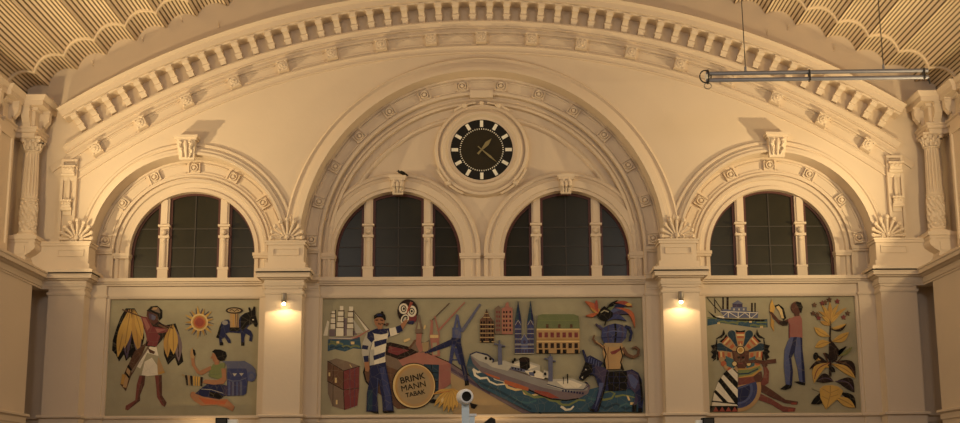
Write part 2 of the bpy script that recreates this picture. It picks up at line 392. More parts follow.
# ------------------------------------------------------------------ corner entablatures
EZ = ZY(133, -1.3); ET = ZSP
XE = abs(XY(436, 93, -1.65)) + .42; YE = -1.23
def mod_bracket(b, M, w=.2, h=.42, d=.55, m=PLAST2):
    """S-shaped bracket: local x across, -y out, z up, top at z=0"""
    pts = [(0, 0), (-d, 0), (-d, -.10*h/.4), (-d*.93, -.2*h/.4), (-d*.72, -.24*h/.4), (-d*.5, -.3*h/.4), (-d*.34, -.62*h), (-d*.34, -.86*h), (-d*.2, -h), (0, -h)]
    b.prism(pts, -w/2, w/2, m, M, axis='X')
    b.box(-w*.62, w*.62, -d-.03, 0, -.05, .0, m, M)
ZT = ET
for sgn in (-1, 1):
    b = MB()
    pth = [(-XE, .1), (-XE, YE), (-XE-.62, YE), (-XE-.62, -2.5), (-XSIDE+.02, -2.5), (-XSIDE+.02, -52)]
    pth = list(reversed(pth))
    H = ET - EZ
    prof = [(-.6, ET-.02), (-.6, EZ-.05), (-.02, EZ-.05), (-.02, EZ+.10), (.05, EZ+.12), (.05, EZ+.22), (.10, EZ+.26), (.10, EZ+.30), (-.04, EZ+.32), (-.04, ET-.46), (.06, ET-.44), (.08, ET-.36), (.30, ET-.34), (.30, ET-.17), (.36, ET-.12), (.42, ET-.03), (.42, ET)]
    b.plan(pth, prof, PLASTER, mirror=(sgn > 0), side=1)
    xs = sorted((sgn*(XE+.05), sgn*(XSIDE+.5))); b.box(xs[0], xs[1], YE+.06, .1, EZ, ET-.05)
    for yy in (-4, -8, -12): pass
    trim(b)
    # sloping blocking that closes the vault foot
    b = MB(); xs = sorted((sgn*(XSIDE-.02), sgn*(XSIDE+1))); b.box(xs[0], xs[1], -50, .2, ET-.3, ET+.15); trim(b)
    # console brackets under the corona
    mk = []
    mk.append(Matrix.Translation((sgn*(XE+.28), YE+.04, ET-.35)))
    mk.append(Matrix.Translation((sgn*(XE+.04), -.6, ET-.35)) @ Matrix.Rotation(-sgn*PI/2, 4, 'Z'))
    mk.append(Matrix.Translation((sgn*(XE+.66), -1.85, ET-.35)) @ Matrix.Rotation(-sgn*PI/2, 4, 'Z'))
    for j in range(3): mk.append(Matrix.Translation((sgn*(XSIDE-.02), -3.3-j*1.1, ET-.35)) @ Matrix.Rotation(-sgn*PI/2, 4, 'Z'))
    side = 'left' if sgn < 0 else 'right'
    wh = ['facing the hall above the column', 'beside the great arch foot', 'on the return just outside the column', 'first along the side wall entablature', 'second along the side wall entablature', 'third along the side wall entablature']
    for j, M in enumerate(mk):
        b = MB(); mod_bracket(b, M, w=.26, h=.74, d=.33)
        b.tube([M @ Vector((-.16, -.25, -.12)), M @ Vector((.16, -.25, -.12))], .06, PLAST2)
        b.build('console_bracket', label='console bracket %s, %s corner' % (wh[j], side), category='bracket', group='console brackets of the corner entablatures')

# columns on their consoles
XC = abs(XY(452, 180, -.85)); YC = -.80
ZB0 = ZY(233, -1.3)
for sgn in (-1, 1):
    side = 'left' if sgn < 0 else 'right'
    cx = sgn*XC
    root = empty('column', (cx, YC, ZB0), label='fluted plaster column with leafy capital in the %s corner, standing on a scrolled console' % side, category='column')
    z0, z1, z2, z3 = ZB0, ZB0 + .18, ZB0 + 1.32, ZY(149, YC)
    L = (cx, YC, ZB0)
    def part(b, name): b.build(name, parent=None); 
    b = MB(); T = Matrix.Translation((0, 0, 0)); r = .27
    b.box(-.34, .34, -.34, .34, 0, .07, PLAST2); b.lathe([(.33, .07), (.34, .10), (.32, .13), (.285, .15), (.285, .18)], 28, PLAST2); b.build('base', root)
    b = MB(); rnd = random.Random(9)
    prof = [(.275, .18 + 1.1*i/26) for i in range(27)] + [(.30, 1.29), (.30, 1.33), (.27, 1.34)]
    def relief(a, h):
        if h > 1.27: return 1
        k = math.sin(a*5 + 6*math.sin(h*8)) * math.cos(h*17 + 3*math.sin(a*3)) + .6*math.sin(a*11 + h*23)
        return 1 + .12*max(-.8, min(1, k*1.4))
    b.lathe(prof, 72, PLAST2, rf=relief); b.build('carved_sleeve', root, label='relief-carved lower third of the shaft')
    b = MB(); hh = z3 - z0
    prof = [(.262, 1.34)] + [(.262 - .035*(t/12)**1.5, 1.36 + (hh - 1.42)*t/12) for t in range(13)]
    def flute(a, h):
        return 1 - .26*max(0, math.sin(a*14))**.5 if 1.4 < h < hh-.1 else 1
    b.lathe(prof, 144, PLAST2, rf=flute); b.lathe([(.22, hh-.08), (.26, hh-.06), (.26, hh-.02), (.22, hh)], 28, PLAST2); b.build('shaft', root, smooth=50, label='fluted upper shaft')
    b = MB(); ch = EZ - z3 + .0
    b.lathe([(.20, hh-.02), (.22, hh+ch*.4), (.30, hh+ch*.82), (.30, hh+ch*.84)], 24, PLAST2)
    for row, (rz, rad, lh) in enumerate(((.0, .23, .45), (.22, .26, .5))):
        for k in range(10):
            a = 2*PI*(k + .5*row)/10; c, s = math.cos(a), math.sin(a)
            p = [(rad*c, rad*s, hh + ch*rz), ((rad+.03)*c, (rad+.03)*s, hh + ch*(rz+lh*.6)), ((rad+.08)*c, (rad+.08)*s, hh + ch*(rz+lh)), ((rad+.11)*c, (rad+.11)*s, hh + ch*(rz+lh*.86))]
            b.tube(p, .05, PLAST2, 6, rr=[.055, .06, .05, .025])
    for k in range(4):
        a = PI/4 + k*PI/2; c, s = math.cos(a), math.sin(a)
        b.ball((.37*c, .37*s, hh+ch*.74), .085, PLAST2); b.tube([(.24*c, .24*s, hh+ch*.5), (.36*c, .36*s, hh+ch*.80)], .04, PLAST2)
    b.box(-.36, .36, -.36, .36, hh+ch*.84, hh+ch*1.0, PLAST2); b.build('capital', root, label='leafy carved capital with corner scrolls')
    # console under the column
    b = MB(); zt = ZB0; zc = ZY(262, -1.2); xi = XC - .48
    s = sgn
    b.box(*sorted((s*xi, s*(XSIDE+.05))), YC-.50, .0, zt-.13, zt, PLAST2)
    b.box(*sorted((s*(xi+.06), s*(XSIDE+.05))), YC-.44, .0, zt-.22, zt-.13, PLAST2)
    pts = [(xi+.08, zt-.22), (xi+.08, zt-.36), (xi+.12, zt-.48), (xi+.22, zt-.56), (xi+.34, zt-.62), (xi+.42, zt-.72), (xi+.40, zt-.80), (xi+.46, zt-.86), (xi+.60, zc-.05), (XSIDE+.05, zc-.05), (XSIDE+.05, zt-.22)]
    b.prism([(s*x, z) for x, z in pts], YC-.40, YC+.42, PLAST2)
    b.tube([(s*(xi+.20), YC-.44, zt-.36), (s*(xi+.20), YC+.46, zt-.36)], .15, PLAST2, 14)
    b.tube([(s*(xi+.44), YC-.44, zt-.76), (s*(xi+.44), YC+.46, zt-.76)], .11, PLAST2, 12)
    b.box(*sorted((s*(xi+.40), s*(XSIDE))), YC-.43, YC-.38, zt-.62, zt-.34, PLAST2)
    b.build('column_console', label='scrolled plaster console carrying the %s fluted column' % side, category='console', group='consoles under the columns')
    # framed pilaster on the side wall next to the column
    b = MB(); x0, x1 = sorted((sgn*(XSIDE-.32), sgn*(XSIDE+.02)))
    b.box(x0, x1, -3.4, -2.0, ZY(262, -2.0)-.1, EZ+.05)
    xf = sgn*(XSIDE-.32); za = ZY(258, -2.5); zb3 = EZ
    for y0, y1, q0, q1 in ((-3.35, -3.2, za+.5, zb3-.2), (-2.2, -2.05, za+.5, zb3-.2), (-3.35, -2.05, zb3-.35, zb3-.2), (-3.35, -2.05, za+.4, za+.6), (-3.45, -1.95, za, za+.25)):
        x0, x1 = sorted((xf - sgn*.06, xf + sgn*.02)); b.box(x0, x1, y0, y1, q0, q1)
    trim(b)

# panelled strips with scroll drops above the outer pedestals
for sgn in (-1, 1):
    side = 'left' if sgn < 0 else 'right'
    xa, xb = sorted((XY(sgn*421, 200), XY(sgn*405, 200))); za, zb3 = Z4, ZY(158, -.1)
    b = MB(); b.box(xa, xb, -.10, .05, za, zb3)
    for q in ((xa, xa+.09, za, zb3), (xb-.09, xb, za, zb3), (xa, xb, zb3-.09, zb3)): b.box(q[0], q[1], -.2, -.05, q[2], q[3])
    trim(b)
    xm = (xa+xb)/2
    root = empty('scroll_drop', (xm, -.1, zb3-.25), label='carved scroll drop in the panelled strip beside the %s column' % side, category='ornament', group='carved drops')
    for nm, dz, w in (('upper_scroll', 0, .40), ('lower_scroll', -1.2, .30)):
        b = MB(); M = Matrix.Translation((0, 0, dz)); mod_bracket(b, M, w=w, h=.5, d=.26)
        for t in (-1, 0, 1): b.ball((t*w*.33, -.24, -.12), .07, PLAST2, M=M)
        b.tube([M @ Vector((-w/2-.03, -.18, -.30)), M @ Vector((w/2+.03, -.18, -.30))], .07, PLAST2)
        b.build(nm, root)
    b = MB(); b.tube([(0, -.05, -.4), (0, -.07, -.9), (0, -.05, -1.2)], .06, PLAST2, rr=[.05, .09, .05]); b.build('husk', root)
# ------------------------------------------------------------------ repeated ornaments (mesh made once, objects copied)
def mesh_of(b, smooth=35):
    o = b.build('tmp', smooth=smooth); me = o.data; bpy.data.objects.remove(o); return me
# modillions of the great arch
b = MB(); h = (20.5-5.5)/27.8
pts = [(.02, 0), (-.62, 0), (-.62, -.09), (-.57, -.17), (-.44, -.20), (-.32, -.24), (-.26, -.32), (-.26, -.42), (-.2, -h), (.02, -h)]
b.prism(pts, -.10, .10, PLAST2, axis='X'); b.box(-.13, .13, -.66, 0, -.05, .0, PLAST2)
b.tube([(-.12, -.53, -.1), (.12, -.53, -.1)], .065, PLAST2, 10); b.tube([(-.12, -.24, -.36), (.12, -.24, -.36)], .05, PLAST2, 10)
me = mesh_of(b); R6 = rr(5.5) + DC; cm = ca - DC
stepm = 17.55/U/(rr(12)+DC); nm_ = int(math.asin(14.3/R6)/stepm + .5)
for i in [k for k in range(-nm_, nm_+1) if k]:
    a = (i - (.5 if i > 0 else -.5))*stepm; ph = i + nm_ + 1
    if i < 0: lb = 'plaster modillion under the rim of the great arch, %s upward from its left foot' % ORD(ph)
    elif i > 0: lb = 'plaster modillion under the rim of the great arch, %s upward from its right foot' % ORD(2*nm_+2-ph)
    link('modillion', me, None, (R6*math.sin(a), 0, cm + R6*math.cos(a)), (0, a, 0), label=lb, category='modillion', group='modillions under the rim of the great arch')
# square flower blocks in the frieze of the great arch
b = MB(); w = .185
b.box(-w, w, -.30, 0, -w, w, PLAST2); b.box(-w-.03, w+.03, -.33, 0, w-.03, w+.02, PLAST2)
for k in range(8):
    a = k*PI/4; b.ball((.085*math.cos(a), -.31, .095*math.sin(a)), .055, PLAST2, 8, sc=(1, .7, 1))
b.ball((0, -.33, 0), .055, PLAST2, 8)
for sx_ in (-1, 1):
    for sz_ in (-1, 1): b.ball((sx_*.14, -.30, sz_*.14), .045, PLAST2, 6)
me = mesh_of(b); ths = 51.5/U/Ra; nr = int((AM-.02)/ths)
RSPOTS = [i*ths for i in range(-nr, nr+1)]
for j, a in enumerate(RSPOTS):
    i = j - nr
    lb = 'square carved flower block in the great arch frieze, directly above the clock' if i == 0 else 'square carved flower block in the great arch frieze, %s from its %s foot' % (ORD((i+nr+1) if i < 0 else nr+1-i), 'left' if i < 0 else 'right')
    link('flower_block', me, None, (Ra*math.sin(a), -.03, ca+Ra*math.cos(a)), (0, a, 0), label=lb, category='ornament', group='flower blocks of the great arch')
# sunk panels between them
b = MB()
for j in range(len(RSPOTS)-1):
    a0 = RSPOTS[j] + .30/Ra; a1 = RSPOTS[j+1] - .30/Ra; p = arcpath(0, ca, a0, a1, 6)
    b.arch(p, [(Ra+.155, -.03), (Ra+.155, -.085), (Ra+.12, -.085), (Ra+.12, -.03)])
    b.arch(p, [(Ra-.155, -.03), (Ra-.155, -.085), (Ra-.12, -.085), (Ra-.12, -.03)])
trim(b)
# round bosses in the smaller arches
def boss_mesh(w, h):
    b = MB(); b.box(-w, w, -.05, .03, -h, h, PLAST2)
    for q in ((-w, -w+.03), (w-.03, w)): b.box(q[0], q[1], -.11, .03, -h, h, PLAST2)
    M = Matrix.Rotation(PI/2, 4, 'X')
    b.lathe([(.0, .05), (.125, .05), (.145, .09), (.13, .15), (.10, .14), (.09, .08), (.07, .09), (.055, .17), (0, .19)], 18, PLAST2, M)
    return mesh_of(b)
me = boss_mesh(.2, .17)
def ringboss(cx, cz, r, y, angs, where):
    for j, a in enumerate(angs):
        link('rosette_boss', me, None, (cx + r*math.sin(a), y, cz + r*math.cos(a)), (0, a, 0), label='round plaster boss on the %s, %s' % (where, wpos(j, len(angs))), category='ornament', group='round bosses of the arches')
def wpos(j, n):
    m = (n-1)/2
    if j == m: return 'at its crown'
    return '%s up from its %s foot' % ((ORD(j+1), 'left') if j < m else (ORD(n-j), 'right'))
ringboss(-XS, ZCS, 88/U, .70, [math.radians(27.3*k) for k in range(-3, 4)], 'left side arch')
ringboss(XS, ZCS, 88/U, .70, [math.radians(27.3*k) for k in range(-3, 4)], 'right side arch')
ringboss(0, ZCB, 172.5/U, .45, [math.radians(13.3*(k+.5)) for k in range(-7, 7)], 'central arch')
# fillets between bosses
b = MB()
def fil(cx, cz, r, y, angs, hw, gap):
    for j in range(len(angs)-1):
        p = arcpath(cx, cz, angs[j]+gap/r, angs[j+1]-gap/r, 8)
        for q in (-hw, hw): b.arch(p, [(r+q-.02, y+.03), (r+q-.02, y-.03), (r+q+.02, y-.03), (r+q+.02, y+.03)])
for sx in (-1, 1): fil(sx*XS, ZCS, 88/U, .70, [math.radians(27.3*k) for k in range(-3, 4)], .15, .3)
fil(0, ZCB, 172.5/U, .45, [math.radians(13.3*(k+.5)) for k in range(-7, 7)], .16, .28)
trim(b)

# keystones
def keystone(x, ztop, y, w, h, d, where):
    root = empty('keystone', (x, y, ztop), label=where, category='keystone', group='carved keystones')
    b = MB(); b.box(-w*.62, w*.62, -d-.08, 0, -.09, 0, PLAST2); b.box(-w*.56, w*.56, -d-.04, 0, -.16, -.09, PLAST2); b.build('cap', root)
    b = MB(); n = 14
    for s0, s1 in ((-1, 1),):
        yz = [(0, -.16), (-d, -.16), (-d, -.24), (-d*.9, -.36), (-d*.66, -.5*h/.75), (-d*.5, -.64*h/.75), (-d*.45, -h), (0, -h)]
        vs = []
        for a in (-1, 1):
            for yy, zz in yz: vs.append((a*w*.5*(1 + .22*zz/h), yy, zz))
        m = len(yz); b.add(vs, [list(range(m)), list(range(2*m-1, m-1, -1))] + [(i, (i+1) % m, m+(i+1) % m, m+i) for i in range(m)], PLAST2)
    b.build('body', root)
    b = MB()
    for a in (-1, 0, 1):
        b.tube([(a*w*.3, -d-.01, -.2), (a*w*.3, -d*.93-.02, -.36), (a*w*.26, -d*.66-.03, -.5*h/.75), (a*w*.2, -d*.5-.02, -h*.92)], .05, PLAST2, 8, rr=[.05, .07, .05, .04])
    for a in (-.5, .5):
        for t, (yy, zz) in enumerate(((-d-.02, -.24), (-d*.85, -.42), (-d*.6, -.58))): b.ball((a*w*.45, yy-.02, zz*h/.75), .055, PLAST2, 8)
    b.build('acanthus_leaf', root, label='carved leaf on the front')
keystone(-XS-.10, ZY(134, -.4), -0.01, .66, .80, .42, 'large leaf-carved keystone console at the crown of the left side arch')
keystone(XS+.10, ZY(134, -.4), -0.01, .66, .80, .42, 'large leaf-carved keystone console at the crown of the right side arch')
keystone(-XT, ZY(175, .3), .64, .46, .62, .30, 'small leaf-carved keystone over the left twin arch, below left of the clock')
keystone(XT, ZY(175, .3), .64, .46, .62, .30, 'small leaf-carved keystone over the right twin arch, below right of the clock')

# palmettes on the pedestals
b = MB()
for k in range(-4, 5):
    a = k*.36; L = .70 - .045*abs(k); c, s = math.sin(a), math.cos(a)
    b.tube([(c*.08, -.03, .1+s*.05), (c*L*.55, -.05, .1+s*L*.55), (c*L, -.09, .08+s*L)], .05, PLAST2, 7, rr=[.03, .045, .055])
    b.ball((c*L, -.11, .08+s*L), .08, PLAST2, 8)
for s_ in (-1, 1):
    b.tube([(s_*(.10+.13*math.sin(t)), -.09, .12+.10*math.cos(t)) for t in [i*.6 for i in range(9)]], .03, PLAST2, 6)
b.ball((0, -.09, .18), .09, PLAST2, 10); b.box(-.38, .38, -.12, .05, 0, .06, PLAST2)
me = mesh_of(b)
for x, lb in (((XP0+XP1)/2, 'fan-shaped palmette on the pedestal between the left side arch and the central arch'), (-(XP0+XP1)/2, 'fan-shaped palmette on the pedestal between the central arch and the right side arch'),
              ((XO0+XO1)/2+.10, 'fan-shaped palmette on the leftmost pedestal, beside the left column'), (-(XO0+XO1)/2-.10, 'fan-shaped palmette on the rightmost pedestal, beside the right column')):
    link('palmette', me, None, (x, -.30, Z4), None, label=lb, category='ornament', group='palmettes')

# ------------------------------------------------------------------ windows
WN = 0
for cx, cz in ((-XW, ZCS), (-XT, ZCT), (XT, ZCT), (XW, ZCS)):
    WN += 1; root = empty('window_%d' % WN, (cx, 1.1, ZSILL), kind='structure')
    R = 65/U; zc = cz - ZSILL
    mx = 30.6/U; mw = .15
    def top(x, r=R): return zc + math.sqrt(max(0, r*r - x*x))
    def light_outline(x0, x1, inset=0, n=14):
        r = R - inset; x0, x1 = max(x0, -r*.9999), min(x1, r*.9999)
        return [(x0, inset), ] + [(x0+(x1-x0)*i/n, top(x0+(x1-x0)*i/n, r)) for i in range(n+1)] + [(x1, inset)]
    for x0, x1 in ((-R, -mx-mw*.8), (-mx+mw*.8, mx-mw*.8), (mx+mw*.8, R)):
        f = .12
        O = light_outline(x0, x1); I = light_outline(x0 + f, x1 - f, f)
        # frame as a band between the two outlines
        b = MB(); n = len(O); vs = [(x, -.06, z) for x, z in O] + [(x, -.06, z) for x, z in I] + [(x, .04, z) for x, z in O] + [(x, .04, z) for x, z in I]
        fs = []
        for i in range(n):
            j = (i+1) % n; fs += [(i, j, n+j, n+i), (2*n+i, 3*n+i, 3*n+j, 2*n+j), (n+i, n+j, 3*n+j, 3*n+i), (i, 2*n+i, 2*n+j, j)]
        b.add(vs, fs, FRAME); fr = b.build('window_frame', root, smooth=0)
        b = MB(); b.prism(light_outline(x0+.03, x1-.03, .03), .0, .02, GLASS); b.build('pane', fr, smooth=0)
        b = MB()
        for z in (.62, 1.28, 1.95):
            xa, xb = x0+f, x1-f
            if z > zc:
                lim = math.sqrt(max(0, (R-f)**2 - (z-zc)**2)); xa, xb = max(xa, -lim), min(xb, lim)
            if xb > xa: b.box(xa, xb, -.03, .01, z-.014, z+.014, BARS)
        if x0 < 0 < x1: b.box(-.016, .016, -.03, .01, f, top(0)-f, BARS)
        b.build('glazing_bar', fr, smooth=0)
    for s in (-1, 1):
        b = MB(); x = s*mx; h = top(mx)+.02; w = mw
        b.box(x-w, x+w, -.14, .04, 0, h, PLAST2)
        b.box(x-w-.04, x+w+.04, -.22, .04, 0, .10, PLAST2); b.box(x-w-.02, x+w+.02, -.2, .04, .10, .50, PLAST2); b.box(x-w-.04, x+w+.04, -.22, .04, .50, .57, PLAST2)
        b.lathe([(.09, .57), (.11, .62), (.10, .7), (.095, 1.4), (.085, 1.55), (.12, 1.6)], 14, PLAST2, Matrix.Translation((x, -.14, 0)))
        b.box(x-w-.03, x+w+.03, -.24, .04, 1.60, 1.68, PLAST2); b.box(x-w-.05, x+w+.05, -.26, .04, 2.0 if h > 2.2 else 1.9, 2.06 if h > 2.2 else 1.95, PLAST2)
        b.ball((x, -.2, 1.80), .11, PLAST2, 10); b.ball((x, -.18, 1.45), .08, PLAST2, 8)
        b.box(x-.09, x+.09, -.19, .04, 2.1, h-.05, PLAST2)
        b.build('mullion', root, label='carved plaster mullion')
    # sill board inside the reveal
    b = MB(); b.box(-R-.05, R+.05, -.45, .45, -.14, .0); b.build('window_sill', root)
# long sill ledge between piers
b = MB()
for x0, x1 in ((XO1-.0, XP0), (XP1, -XP1), (-XP0, -XO1)): b.box(x0, x1, -.28, 1.2, ZSILL-.10, ZSILL+.02); b.box(x0, x1, -.20, 1.2, ZSILL-.16, ZSILL-.09); b.box(x0, x1, -.12, .2, ZSILL-.22, ZSILL-.15)
trim(b)

# ------------------------------------------------------------------ clock
zk = ZY(149.5, .45); YK = .42
clk = empty('clock', (0, YK, zk), label='round black wall clock with ivory hour bars in a moulded ring, reading 1:22', category='clock')
b = MB(); full_ring = [(0, 0, math.sin(2*PI*i/72), math.cos(2*PI*i/72)) for i in range(72)]
b.arch(full_ring, [(.0+x/U, y) for x, y in ((48.5, .5), (48.5, .12), (47.5, .0), (45, -.03), (44, .08), (42, .02), (40, -.06), (37, -.08), (35.6, .0), (34.6, .06), (32, .06), (32, .5))], PLASTER, closed_path=True)
b.build('surround', clk, label='moulded plaster ring around the dial')
MX = Matrix.Rotation(PI/2, 4, 'X')
b = MB(); b.lathe([(0, -.12), (34/U, -.12), (34/U, -.07), (0, -.07)], 72, BLACK, MX); b.build('dial', clk)
b = MB(); b.lathe([(0, -.08), (21.3/U, -.08), (21.3/U, -.066), (0, -.066)], 60, DIAL, MX); b.build('inner_dial', clk, label='brown-black inner disc')
for k in range(12):
    b = MB(); b.box(-.055, .055, .045, .072, 24.2/U, 30.9/U, IVORY, Matrix.Rotation(k*PI/6, 4, 'Y')); b.build('hour_marker', clk)
b = MB(); b.box(-.013, .013, .05, .072, 21.4/U, 22.6/U, IVORY); mm = mesh_of(b)
for k in range(60): link('minute_marker', mm, clk, None, (0, k*PI/30, 0))
def handm(a, L, tail, w, y):
    b = MB(); b.prism([(-w*.5, -tail), (w*.5, -tail), (w*.35, 0), (w, L*.55), (0, L), (-w, L*.55), (-w*.35, 0)], y, y+.015, HAND, Matrix.Rotation(a, 4, 'Y')); return b
handm(math.radians(41), 15.5/U, 6/U, .075, .03).build('hour_hand', clk, smooth=0)
handm(math.radians(131), 20.5/U, 5/U, .038, .01).build('minute_hand', clk, smooth=0)
# cabling tendrils round the clock ring
b = MB()
for s in (-1, 1):
    for a0, a1 in ((.12, .60), (2.0, 2.75)):
        b = MB()
        pts = [(s*50/U*math.sin(a), -.0, 50/U*math.cos(a)) for a in [a0+(a1-a0)*i/12 for i in range(13)]]
        b.tube(pts, .04, PLAST2, 6); am = (a0+a1)/2
        b.ball((s*49.5/U*math.sin(am), -.02, 49.5/U*math.cos(am)), .10, PLAST2)
        b.build('scroll', clk, label='small scroll on the rim of the moulded ring')
b = MB(); b.ball((0, -.02, 49/U), .08, PLAST2); b.build('bead', clk)
# thick roll on the tympanum, from archivolt to archivolt
b = MB(); b.arch(arcpath(0, ZCB-.1, -1.06, 1.06, 60), pr([(147.5,.80),(147.5,.70),(146,.64),(144,.64),(142.5,.70),(142,.80)])); trim(b)
# flat key block of the central arch
b = MB(); z = ZCB + 164/U; b.box(-.4, .4, .36, .62, z-.16, z+.10); trim(b)

# ------------------------------------------------------------------ hooks on the plain band
for k, (px, py) in enumerate(((93, 64), (143, 40), (182, 20), (219, 25), (834, 49), (788, 28), (767, 33))):
    x, z = Wr(px, py, -.03); b = MB()
    b.tube([(0, 0, 0), (0, -.12, .02), (0, -.16, .10)], .02, PLAST2, 6); b.tube([(0, 0, .0), (0, -.02, -.08)], .03, PLAST2, 6)
    side = 'left' if px < 480 else 'right'; n = {0: 'lowest', 1: 'second lowest', 2: 'third from the foot', 3: 'highest', 4: 'lowest', 5: 'middle', 6: 'highest'}[k]
    b.build('wall_hook', None, None, label='small hook on the band under the vault, %s on the %s half' % (n, side), category='hook', group='hooks under the vault').location = (x, 0, z)

# ------------------------------------------------------------------ wall lamps on the inner piers
for sgn, side in ((-1, 'left'), (1, 'right')):
    x = sgn*XY(198.5, 300, -1.0); x = sgn*abs(XY(198.5, 300, -1.0)); zt = ZY(292.5, -1.0); zb_ = ZY(303, -1.0)
    root = empty('wall_lamp', (x, -.8, zt), label='small cylinder wall lamp glowing warm on the %s inner pier' % side, category='lamp', group='cylinder wall lamps')
    M = Matrix.Translation((0, -.22, 0)); h = zt - zb_
    b = MB(); b.lathe([(.0, 0), (.085, 0), (.09, -.02), (.09, -h+.06), (.08, -h+.04), (0, -h+.06)], 20, LAMPG, M); hs = b.build('housing', root)
    b = MB(); b.box(-.05, .05, -.14, 0, -.20, -.10, LAMPG); b.build('bracket', root)
    b = MB(); b.ball((0, -.22, -h), .06, BULB, 12, sc=(1, 1, .9)); b.build('bulb', hs, label='glowing bulb')
    ld = bpy.data.lights.new('wall lamp light', 'SPOT'); ld.energy = 38; ld.color = (1, .68, .33); ld.shadow_soft_size = .05; ld.spot_size = math.radians(150); ld.spot_blend = .12
    lo = link('wall_lamp_light', ld, None, (x, -1.22, zt - h - .06)); lo.rotation_euler = (math.radians(4), 0, 0)

# ------------------------------------------------------------------ hanging tube lamp
YT = -6.0
x0, za = Wr(706, 77, YT); x1, zb_ = Wr(928, 74.0, YT); z0 = (za+zb_)/2
root = empty('hanging_tube_lamp', ((x0+x1)/2, YT, z0), label='long grey twin-tube lamp hanging on two thin cables at upper right', category='lamp')
hx = (x1-x0)/2; root.rotation_euler = (0, -.011, 0)
for dz, dy in ((.105, 0), (-.105, .0)):
    b = MB(); b.tube([(-hx, dy, dz), (hx, dy, dz)], .062, STEEL, 14); b.build('tube', root)
b = MB(); b.tube([(-hx+.05, .20*math.cos(t), .20*math.sin(t)) for t in [i*2*PI/24 for i in range(25)]], .028, DARKM, 6)
b.tube([(-hx-.02+.17*math.cos(t), -.02, .01+.19*math.sin(t)) for t in [i*2*PI/24 for i in range(25)]], .022, DARKM, 6); b.box(-hx-.02, -hx+.10, -.05, .05, -.1, .1, IVORY); b.build('end_ring', root, label='dark round end ring')
b = MB(); b.tube([(-hx+.04+.11*math.cos(t), 0, -.28+.09*math.sin(t)) for t in [i*2*PI/16 for i in range(17)]], .016, LAMPG, 6); b.build('lower_ring', root)
for t in (-.07, .96): 
    b = MB(); b.box(t*hx-.025, t*hx+.025, -.08, .08, -.17, .17, DARKM); b.build('clamp', root)
b = MB(); b.tube([(hx, 0, -.16), (hx+.03, 0, -.32)], .03, DARKM, 8); b.build('sensor', root)
for px in (745.5, 883.5):
    xc = Wr(px, 68, YT)[0]; ztop = cv + math.sqrt((Rv+.1)**2 - xc**2)
    b = MB(); b.tube([(xc - (x0+x1)/2, 0, .1), (xc - (x0+x1)/2, 0, ztop - z0)], .014, DARKM, 6); b.tube([(xc - (x0+x1)/2, 0, .13), (xc - (x0+x1)/2, 0, .30)], .035, STEEL, 8); b.build('cable', root)

# ------------------------------------------------------------------ bird on the left keystone ledge
x, z = Wr(402, 172.2, .35)
x = -XT + .16; z = ZY(175, .3)
root = empty('pigeon', (x, .42, z), label='small black pigeon perched on the keystone below left of the clock', category='bird')
b = MB(); b.tube([(-.13, 0, .13), (-.05, 0, .14), (.03, 0, .10), (.10, 0, .07), (.20, 0, .02)], .05, BLACK, 10, rr=[.025, .06, .065, .045, .02])
b.ball((-.13, 0, .18), .038, BLACK, 10); b.tube([(-.10, 0, .12), (-.13, 0, .17)], .035, BLACK, 8)
b.tube([(-.16, 0, .18), (-.20, 0, .17)], .012, BLACK, 6, rr=[.014, .004]); b.build('body', root)
for s in (-1, 1):
    b = MB(); b.tube([(0, s*.03, .08), (0, s*.03, 0)], .008, DARKM, 6); b.box(-.03, .015, s*.03-.01, s*.03+.01, 0, .008, DARKM); b.build('leg', root)

# ------------------------------------------------------------------ things low in the picture
YM = -14
x, z = Wr(465, 397, YM)
root = empty('camera_mast', (x, YM, 0), label='bluish-white square mast with a round black-faced head, in front of the central mosaic', category='mast')
b = MB(); b.box(-.075, .095, -.06, .06, .0, z-.1, WHITEP); b.build('post', root)
b = MB(); b.lathe([(.0, -.16), (.16, -.16), (.175, -.12), (.175, .10), (.15, .16), (.115, .17), (.105, .12), (0, .12)], 28, WHITE2, Matrix.Translation((-.0, -.05, z)) @ Matrix.Rotation(PI/2, 4, 'X') @ Matrix.Rotation(.25, 4, 'Y')); b.build('head', root)
b = MB(); b.lathe([(0, .0), (.115, .0), (.115, .14), (.09, .16), (0, .15)], 24, BLACK, Matrix.Translation((-.0, -.05, z)) @ Matrix.Rotation(PI/2, 4, 'X') @ Matrix.Rotation(.25, 4, 'Y')); b.build('lens', root, label='black round lens')
zz = Wr(475, 417, YM)[1]; b = MB(); b.box(.10, .22, -.06, .06, .0, zz+.02, WHITEP); b.box(.10, .26, -.08, .08, zz+.02, zz+.07, WHITE2); b.build('side_post', root)
for px, py, lb in ((225, 420, 'black box with a white front end at the bottom edge under the left mosaic'), (710, 420, 'black and white box at the bottom edge left of the right mosaic')):
    YB_ = -3.0; x, z = Wr(px, py-2, YB_)
    root = empty('ledge_box', (x, YB_, z-.32), label=lb, category='floodlight')
    b = MB(); b.box(-.26, .10, -.18, .18, .02, .32, BLACK); b.box(-.22, .06, -.21, -.17, .06, .28, DARKM); b.build('housing', root)
    b = MB(); b.box(.10, .40, -.12, .12, .08, .27, WHITE2) if px < 400 else b.box(-.46, -.26, -.12, .12, .06, .25, WHITE2); b.build('driver', root, label='white end piece')
    b = MB(); b.tube([(0, .15, .05), (0, YB_*-1-.95, .02)], .03, DARKM, 8); b.tube([(0, 0, .02), (0, .0, -z+.32)], .03, DARKM, 8); b.build('arm', root)
x, z = Wr(490, 419, -13.6)
root = empty('pole_fin', (x, -13.6, 0), label='small dark pointed sign top just right of the white mast', category='sign')
